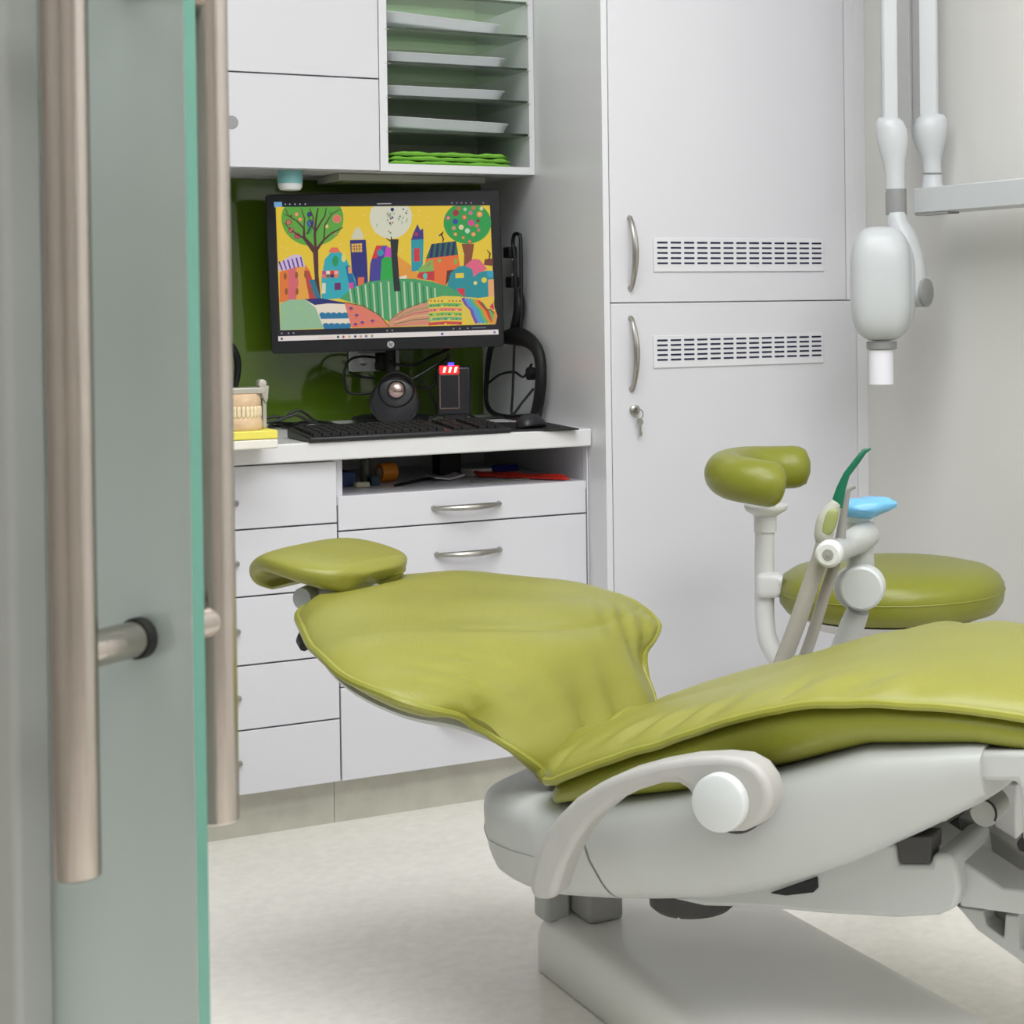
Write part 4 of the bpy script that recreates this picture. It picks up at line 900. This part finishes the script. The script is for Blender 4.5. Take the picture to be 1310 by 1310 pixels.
q = dep(755, 1170, 2.7)
b = B(); b.box((q0.x+.048, q0.y-.11, .086), (q0.x+.105, q0.y-.02, .27)); b.build('link_block', mech, dch, bevel=.008)
B().lathe([(0, .205), (.05, .207), (.058, .214), (.058, .27), (0, .27)], ch(.22, -.09, 0), n=36).build('swivel_hub', mechd, dch)
B().tube([onp(x, y, AW, AW.dot(OC)-.14) for x, y in ((862, 1160), (866, 1166), (869, 1176))], [.005, .004, .002], n=8).build('locking_pin', nick, dch)
la = pxprism('lift_arm', [(855, 1150), (1000, 1120), (1110, 1075), (1148, 1080), (1149, 1106), (1190, 1106), (1192, 1093), (1216, 1093), (1223, 1108), (1228, 1140), (1222, 1162), (1200, 1172), (1150, 1175), (1060, 1170), (970, 1162), (900, 1160)], -.17, -.02, chw, bevel=.01, seg=3)
pxprism('arm_recess', [(1146, 1070), (1192, 1070), (1190, 1105), (1150, 1105)], -.172, -.13, mechd, bevel=.002)
pxprism('arm_slot', [(985, 1143), (1045, 1122), (1046, 1136), (1040, 1142), (1005, 1146)], -.173, -.165, dark2, bevel=.001)
# frame and linkage towards the foot end
pxprism('link_beam', [(1175, 1070), (1188, 1073), (1283, 1136), (1345, 1142), (1345, 1176), (1228, 1160), (1221, 1108)], -.14, -.06, chw, bevel=.004)
pxprism('link_plate', [(1225, 1045), (1240, 1050), (1290, 1079), (1345, 1118), (1345, 1138), (1280, 1132), (1235, 1105)], -.03, .02, mech, bevel=.003)
pxprism('inner_frame', [(1170, 1080), (1225, 1045), (1250, 1060), (1345, 1105), (1345, 1150), (1250, 1130)], .05, .12, mechd, bevel=.003)
pxprism('foot_frame', [(1247, 962), (1345, 962), (1345, 1080), (1308, 1080), (1304, 1010), (1300, 1000), (1250, 1000)], -.245, -.16, chw, bevel=.006)
pxprism('frame_post', [(1250, 985), (1275, 985), (1272, 1030), (1258, 1030)], -.13, -.09, mech, bevel=.002)
pxprism('frame_web', [(1273, 1000), (1300, 1003), (1300, 1075), (1272, 1058)], -.06, .0, whp, bevel=.003)
c = onp(1258, 1040, AW, AW.dot(OC)-.16)
B().lathe([(0, .0), (.016, .0), (.018, .004), (.018, .05), (0, .05)], c, AW, n=28).build('pivot_roller', mech, dch)
B().tube([c+V((0, 0, .0165))*math.sin(a)+AL*.0165*math.cos(a)-AW*.001 for a in [math.pi*k/12-.5 for k in range(14)]], .0016, n=6).build('roller_seal', rubber, dch)
pxprism('link_spring', [(1240, 1060), (1256, 1056), (1246, 1100), (1235, 1090)], -.02, .03, mech, bevel=.004)
pxprism('lower_bracket', [(1225, 1160), (1258, 1165), (1262, 1184), (1284, 1200), (1286, 1170), (1303, 1172), (1303, 1212), (1345, 1240), (1345, 1262), (1300, 1226), (1250, 1190)], -.09, -.05, chw, bevel=.002)
pxprism('bracket_interior', [(1222, 1158), (1345, 1172), (1345, 1240), (1290, 1210), (1250, 1185)], -.045, .02, mech, bevel=.002)
c = onp(1310, 1081, AW, AW.dot(OC)-.14); B().lathe([(0, 0), (.009, 0), (.009, .03), (0, .03)], c, AW, n=16).build('black_knob', rubber, dch)
# foot section support so the seat front is carried
b = B(); b.box((.70, -.12, .40), (.93, .12, .455), ch); b.build('foot_support', chw, dch, bevel=.01)

# ------------------------------------------------------------------ instrument arm beyond the seat
D3 = 2.98
def ip(x, y, d=0): return dep(x, y, D3+d)
u3 = D3/FPX
ia = thing('instrument_holder', tuple(ip(1075, 860)), 'white jointed instrument holder with a blue film wrapped pad, behind the chair seat', 'instrument holder')
vf = (-FF); vf.z = 0; vf.normalize(); rx = RR.copy(); rx.z = 0; rx.normalize(); UZ = V((0, 0, 1))
bl_ = ip(1068, 905); 
b = B(); b.tube([ip(1050, 925, .03), ip(1067, 870, .03), ip(1085, 815, .02), ip(1098, 780, .01)], [24*u3, 24*u3, 21*u3, 18*u3], n=20, sub=3, flat=.8); b.build('lower_arm', chw, ia)
b = B(); b.box((ip(1066, 900).x-.03, ip(1066, 900).y-.03, .30), (ip(1066, 900).x+.03, ip(1066, 900).y+.03, .42)); 
q = ip(1045, 925, .03)
ax_ = (ch(.42, .15, .38)-q)
B().tube([q, ch(.42, .275, .40)], .022, n=14).build('mounting_bar', chw, ia)
cj = ip(1093, 752, .02); B().lathe([(0, .0), (26*u3, .0), (29*u3, -.004), (29*u3, -.03), (0, -.03)], cj, vf-rx*.25, n=40).build('joint_housing', chw, ia)
cj = ip(1103, 752, -.02); B().lathe([(0, .012), (25*u3, .012), (28*u3, .008), (28.5*u3, 0), (28.5*u3, -.02), (0, -.02)], cj, vf-rx*.18, n=40).build('joint_cap', hubw, ia)
b = B(); b.tube([ip(1100, 735, .02), ip(1101, 712, .02), ip(1100, 692, .02), ip(1101, 668, .02)], [19*u3, 17.5*u3, 17.5*u3, 18*u3], n=20, sub=3); b.build('upper_post', chw, ia)
b = B(); b.tube([ip(1110, 682, .01), ip(1098, 690, -.01), ip(1080, 700, -.03), ip(1062, 709, -.105)], [18*u3, 18*u3, 15.5*u3, 15*u3], n=20, sub=3); b.build('elbow', chw, ia)
ch_ = ip(1060, 709, -.115); B().lathe([(0, .006), (13*u3, .006), (16*u3, .003), (17*u3, -.002), (17*u3, -.014), (0, -.014)], ch_, vf-rx*.2, n=36).build('holder_hub', whp, ia)
B().lathe([(0, .0085), (2.5*u3, .0085), (3*u3, .0075), (6.5*u3, .0075), (7.2*u3, .006), (7.2*u3, .004), (0, .004)], ch_, vf-rx*.2, n=24).build('hub_screw', mech, ia)
b = B(); b.tube([ip(1100, 668, .02), ip(1100, 655, .02), ip(1102, 645, .02)], [17*u3, 20*u3, 19*u3], n=20); b.build('pad_neck', mat('pad_white', (214, 226, 228), .35, noise=.02, nscale=20), ia)
b = B()
rg = []
for k in range(15):
    f = k/14; x = 1079+f*68; hw_ = interp([(0, 6), (.1, 13), (.5, 14), (.75, 10), (.85, 9), (1, 3)], f); yc = interp([(0, 650), (.5, 649), (.8, 645), (1, 645)], f)
    dpt = interp([(0, .02), (.2, .035), (.6, .035), (.85, .02), (1, .006)], f)
    rg.append([ip(x, yc, .01)+UZ*(hw_*u3*(math.sin(a) if math.sin(a) < 0 else math.sin(a)*.95))+vf*(dpt*math.cos(a))+UZ*(.0012*math.sin(a*5+f*9)) for a in [2*math.pi*j/24 for j in range(24)]])
b.loft(rg); b.build('film_wrapped_pad', blue, ia)
# suction handpiece in the holder
sh_ = thing('suction_handpiece', tuple(ip(1002, 846, -.07)), 'grey suction handpiece with a green angled tip, clipped to the instrument holder', 'suction handpiece')
DZ = -.075
b = B()
b.tube([ip(1056, 695, DZ), ip(1054, 684, DZ), ip(1058, 664, DZ), ip(1068, 648, DZ), ip(1072, 643, DZ)], [10*u3, 12.5*u3, 12.5*u3, 9*u3, 7.5*u3], n=20, sub=4); b.build('handpiece_body', mat('hp_grey', (176, 176, 164), .35, noise=.03, nscale=30), sh_)
B().sq(ip(1062, 668, DZ-.012), rx*(9*u3), UZ*(17*u3)+rx*(5*u3), vf*.006, .8, .8).build('grip_pad', mat('grip_green', (146, 152, 96), .4, noise=.03, nscale=30), sh_)
B().tube([ip(1070, 648, DZ), ip(1076, 625, DZ), ip(1083, 607, DZ), ip(1096, 590, DZ), ip(1106, 577, DZ), ip(1114, 574, DZ)], [8*u3, 6*u3, 4.3*u3, 4.2*u3, 3.4*u3, 1.2*u3], n=14, sub=1).build('suction_tip', green, sh_)
B().tube([ip(1056, 690, DZ), ip(1048, 718, DZ), ip(1036, 750, DZ), ip(1019, 800, DZ), ip(1000, 850, DZ), ip(985, 900, DZ), ip(1000, 950, -.04)], [11*u3]*7, n=16, sub=4).build('hose', hose, sh_)
si = thing('saliva_ejector', tuple(ip(1030, 846, -.04)), 'thin grey saliva ejector with a small hooked end, behind the green tipped handpiece', 'saliva ejector')
B().tube([ip(1075, 690, -.05), ip(1079, 660, -.05), ip(1083, 640, -.05), ip(1086, 627, -.05), ip(1094, 622, -.05)], [7*u3, 5*u3, 3.6*u3, 3*u3, 3*u3], n=12, sub=3).build('ejector_body', mech, si)
B().tube([ip(1074, 692, -.05), ip(1068, 720, -.05), ip(1055, 760, -.045), ip(1040, 810, -.04), ip(1026, 850, -.04), ip(1010, 905, -.04)], [7.5*u3]*6, n=14, sub=4).build('hose', hose, si)

# ------------------------------------------------------------------ assistant's stool
D4 = 3.42; u4 = D4/FPX
sc = dep(1140, 748, D4)
stl = thing('assistant_stool', (sc.x, sc.y, 0), 'round lime green stool with a curved padded support on a white post', 'stool')
SR = 145*u4
zt_s = sc.z
b = B(); prof = []
for k in range(19):
    a = math.pi*k/18; prof.append((max(0, SR*(math.sin(a)**.32 if 0 < k < 18 else 0)), -.048*math.cos(a)*(1.0 if math.cos(a) < 0 else .95)))
prof = [(0, -.052), (SR*.8, -.050), (SR*.93, -.044), (SR*.985, -.028), (SR*1.0, -.008), (SR*.995, .004), (SR*.96, .018), (SR*.87, .030), (SR*.7, .038), (SR*.4, .041), (0, .041)]
st_ = B().lathe(prof, (sc.x, sc.y, zt_s), n=64).build('seat', vinyl2, stl, angle=70)
B().tube([V((sc.x+SR*1.002*math.cos(a), sc.y+SR*1.002*math.sin(a), zt_s-.006)) for a in [2*math.pi*k/64 for k in range(64)]], .0012, n=6, closed=True).build('seam', pipm, st_)
B().lathe([(0, -.075), (SR*.7, -.072), (SR*.8, -.053), (0, -.050)], (sc.x, sc.y, zt_s), n=48).build('seat_pan', whp, stl)
B().lathe([(.03, .06), (.03, .22), (.02, .22), (.02, zt_s-.07)], (sc.x, sc.y, 0), n=24).build('gas_column', nick, stl)
for k in range(5):
    a = 2*math.pi*k/5+.3; d_ = V((math.cos(a), math.sin(a), 0)); c_ = V((sc.x, sc.y, 0))
    lg = B().tube([c_+d_*.02+UZ*.09, c_+d_*.14+UZ*.085, c_+d_*.26+UZ*.07], [.022, .018, .014], n=12).build('base_leg', nick, stl)
    B().lathe([(.0, -.012), (.025, -.012), (.027, -.008), (.027, .008), (.025, .012), (0, .012)], c_+d_*.26+UZ*.0275, d_.cross(UZ), n=20).build('caster', dark2, lg)
pc = dep(978, 700, 3.40)
def sp4(x, y, d=0): return dep(x, y, 3.40+d)
b = B(); b.tube([sp4(979, 655), sp4(978, 700), sp4(978, 760), sp4(979, 800), sp4(985, 825), sp4(1000, 845), sp4(1040, 862), V((sc.x, sc.y, zt_s-.14))], 12.5*u4, n=20, sub=4); b.build('support_post', whp, stl)
B().tube([sp4(979, 652), sp4(979, 680)], 14.5*u4, n=24).build('post_sleeve', whp, stl)
B().lathe([(14*u4, -.014), (26*u4, -.004), (28*u4, .002), (28*u4, .006), (0, .006)], sp4(980, 650), UZ, n=28).build('support_flange', whp, stl)
b = B(); b.sq(sp4(984, 748, -.01), rx*(17*u4), vf*.022, UZ*(16*u4), .5, .5); b.tube([sp4(990, 742, -.02), sp4(1000, 744, -.02)], 8*u4, n=12); b.build('clamp_knob', whp, stl)
P = [(1000, 622, -.12), (970, 617, -.13), (938, 611, -.10), (930, 604, -.03), (952, 599, .06), (990, 598, .10), (1036, 597, .11)]
b = B(); Q = cat([tuple(sp4(*p))+(1.0,) for p in P], 6); R2 = []
tot = len(Q)
for i, q in enumerate(Q):
    f = i/(tot-1); e = min(f, 1-f)*tot
    R2.append(28*u4*(.35 if e < .5 else .8 if e < 1.2 else .94 if e < 2.2 else 1))
b.tube([q[:3] for q in Q], R2, n=28, flat=1.0); b.build('body_support', vinyl2, stl, angle=70)

# ------------------------------------------------------------------ wall mounted x-ray unit
D5 = 3.74; u5 = D5/FPX
def xp(x, y, d=0): return dep(x, y, D5+d)
xr = thing('xray_unit', tuple(onx(1290, 255, WX-.01)), 'white wall mounted dental x-ray unit with folded arms and a hanging tube head', 'x-ray unit')
pA = xp(1168, 257); XB = WX-.09
a0 = onx(1168, 257, XB); 
D5b = (a0-CAM).dot(FF)
ztp, zbt_ = onx(1170, 241, XB-.03).z, onx(1170, 273.5, XB-.03).z
b = B(); b.box((XB-.03, -1.15, zbt_), (XB+.03, onx(1168, 257, XB-.03).y, ztp)); b.build('wall_bar', xw, xr, bevel=.003)
b = B(); b.box((XB+.02, -1.1, zbt_-.03), (WX-.0002, -.95, ztp+.05)); b.build('wall_bracket', xw, xr, bevel=.006)
b = B(); b.box((XB-.029, a0.y-.16, zbt_-.004), (XB+.0, a0.y-.05, zbt_)); b.build('cover_strip', xg, xr, smooth=False)
DX = D5b-D5
def knuck(name, cx, prof, d_, m=xw, lab=None):
    R_ = []
    for y, w, off in prof:
        R_.append([xp(cx+off, y, d_)+rx*(w*u5*math.cos(a))+vf*(w*u5*.85*math.sin(a)) for a in [2*math.pi*k/28 for k in range(28)]])
    return B().loft(R_).build(name, m, xr, angle=60)
kr_ = knuck('rear_knuckle', 1190, [(240, 14.5, 3), (232, 13, 3), (222, 12, 3), (210, 12, 2.5), (200, 14, 1.5), (188, 19, 0), (172, 23.5, -1), (160, 23.5, -.5), (152, 21, 1), (147, 16, 2), (145.5, 8, 3)], DX)
B().lathe([(12.4*u5, -.0012), (12.6*u5, 0), (12.4*u5, .0012)], xp(1193, 222, DX), UZ, n=28).build('joint_ring', xg, kr_)
knuck('front_knuckle', 1142, [(246, 13, 3.5), (225, 12.5, 3), (210, 14, 2), (195, 18, 1), (180, 20.5, 0), (165, 20.5, -1), (156, 18.5, -3), (151, 14, -4), (150, 8, -4)], 0)
# the two folded arm segments rising out of view
def seg_(nm, x0, x1, xs, d_, par_lab):
    p0, p1 = xp(x0, 165, d_), xp(x1, 165, d_); zt5 = 1.98; zb5 = p0.z
    t0, t1 = xp(x0, 0, d_), xp(x1, 0, d_)
    w = rx; o = B()
    L = (p1-p0).dot(rx)
    c0 = (p0+p1)/2
    fn = lambda a, c, z: c0+rx*a+vf*c+UZ*(z-c0.z)
    o.box((-L/2, -.03, zb5), (L/2, .03, zt5), fn); q = o.build(nm, xw, xr, bevel=.006)
    s0 = (xp(xs[0], 165, d_)-c0).dot(rx); s1 = (xp(xs[1], 165, d_)-c0).dot(rx)
    B().box((s0, .028, zb5+.0), (s1, .0325, zt5-.01), fn).build('grey_inlay', xg, q, smooth=False)
    return c0, zt5
cA_, zt5 = seg_('front_arm', 1128, 1163, (1148, 1162.5), .02, '')
cB_, _ = seg_('rear_arm', 1166.5, 1200, (1167, 1176), DX+.02, '')
b = B(); b.tube([cA_+UZ*(zt5-cA_.z-.01), cA_+UZ*(zt5-cA_.z+.04), cB_+UZ*(zt5-cB_.z+.04), cB_+UZ*(zt5-cB_.z-.01)], .03, n=18, sub=4); b.build('elbow_cap', xw, xr)
knuck('swivel_ring', 1146, [(275, 13.5, .5), (242, 13.5, 0)], 0, xg)
b = B(); b.tube([xp(1147, 272), xp(1149, 288), xp(1158, 308), xp(1167, 335), xp(1170, 360), xp(1171, 376)], [13*u5, 16*u5, 19*u5, 18*u5, 18*u5, 18*u5], n=24, sub=4, flat=.9); b.build('yoke', xw, xr)
yk_ = B(); yk_.lathe([(16*u5, -.02), (19*u5, -.005), (19*u5, .018), (18*u5, .02), (0, .02)], xp(1176, 374), rx*.88+vf*.5, n=32); yk_.build('yoke_boss', xw, xr)
B().lathe([(0, .0), (18.5*u5, .0), (18.5*u5, .006), (17*u5, .0075), (0, .0075)], xp(1182.5, 374, -.01), rx*.86+vf*.5, n=32).build('boss_cap', xg, xr)
hd5 = B().sq(xp(1127, 363, -.01), rx*(39.5*u5), vf*.065, UZ*(73*u5), .62, .62, nu=44, nv=30).build('tube_head', xw, xr, angle=70)
B().sq(xp(1134, 363, -.0), rx*(38*u5), vf*.058, UZ*(69*u5), .7, .7, nu=44, nv=30).build('tube_head_cover', xw, xr, angle=70)
B().lathe([(18*u5, -.0075), (19.5*u5, -.006), (19.5*u5, .008), (0, .008)], xp(1128, 442, -.01), UZ, n=32).build('cone_collar', xg, xr)
B().lathe([(14*u5, -.035), (15.6*u5, -.035), (15.6*u5, .034), (0, .034)], xp(1127.5, 469, -.01), UZ, n=36).build('beam_cone', mat('cone_white', (236, 234, 242), .3, noise=.01, nscale=20), xr)

# ------------------------------------------------------------------ light
def area(n, loc, sx, sy, e, col=(1, 1, 1), rot=(0, 0, 0)):
    L = bpy.data.lights.new(n, 'AREA'); L.shape = 'RECTANGLE'; L.size = sx; L.size_y = sy; L.energy = e; L.color = col
    o = bpy.data.objects.new(n, L); COL.objects.link(o); o.location = loc; o.rotation_euler = rot; return o
LC = (.96, .975, 1)
area('ceiling_panel_light', (-.6, -1.55, 2.56), 1.8, 1.2, 31, LC)
area('ceiling_panel_light', (-2.2, -2.4, 2.56), .9, 1.5, 14, LC)
area('ceiling_panel_light', (-.3, -3.2, 2.56), 1.5, 1.2, 40, LC)
area('corridor_fill', (-1.5, -4.5, 2.5), 2.0, 1.0, 14, LC, (math.radians(20), 0, 0))  # unseen fill added on the camera side for glass, handles and fronts
area('tray_cabinet_lamp', ((XI0+XI1)/2, YU+.17, 2.07), .26, .26, 1.05, (1, .99, .98))  # added fill inside the cabinet top to brighten the shelves, no known fixture
w = bpy.data.worlds.new('World'); bpy.context.scene.world = w; w.use_nodes = True
w.node_tree.nodes['Background'].inputs[0].default_value = (.9, .95, 1, 1); w.node_tree.nodes['Background'].inputs[1].default_value = .3
# ------------------------------------------------------------------ camera
cam = bpy.data.cameras.new('camera'); co = bpy.data.objects.new('camera', cam); COL.objects.link(co)
M = Matrix.Identity(4)
for i in range(3): M[i][0] = RR[i]; M[i][1] = -DD[i]; M[i][2] = -FF[i]; M[i][3] = CAM[i]
co.matrix_world = M
cam.sensor_fit = 'HORIZONTAL'; cam.sensor_width = 36; cam.lens = FPX*36/1310; cam.shift_x = (655-PPX)/1310; cam.shift_y = (PPY-655)/1310
cam.clip_start = .05; cam.dof.use_dof = True; cam.dof.focus_distance = 3.1; cam.dof.aperture_fstop = 16
s = bpy.context.scene; s.camera = co
s.view_settings.view_transform = 'Standard'; s.view_settings.look = 'None'; s.view_settings.gamma = 1; s.view_settings.exposure = 0.5
for o in bpy.data.objects:
    if '_o' in o: del o['_o']
print('base', bx0, bx1, byr, 'door', DSEP, GP, s_e, s_j, 'zs', zs, 'XW', XW, 'XB', XB, 'bar y', a0.y, 'stool', sc)
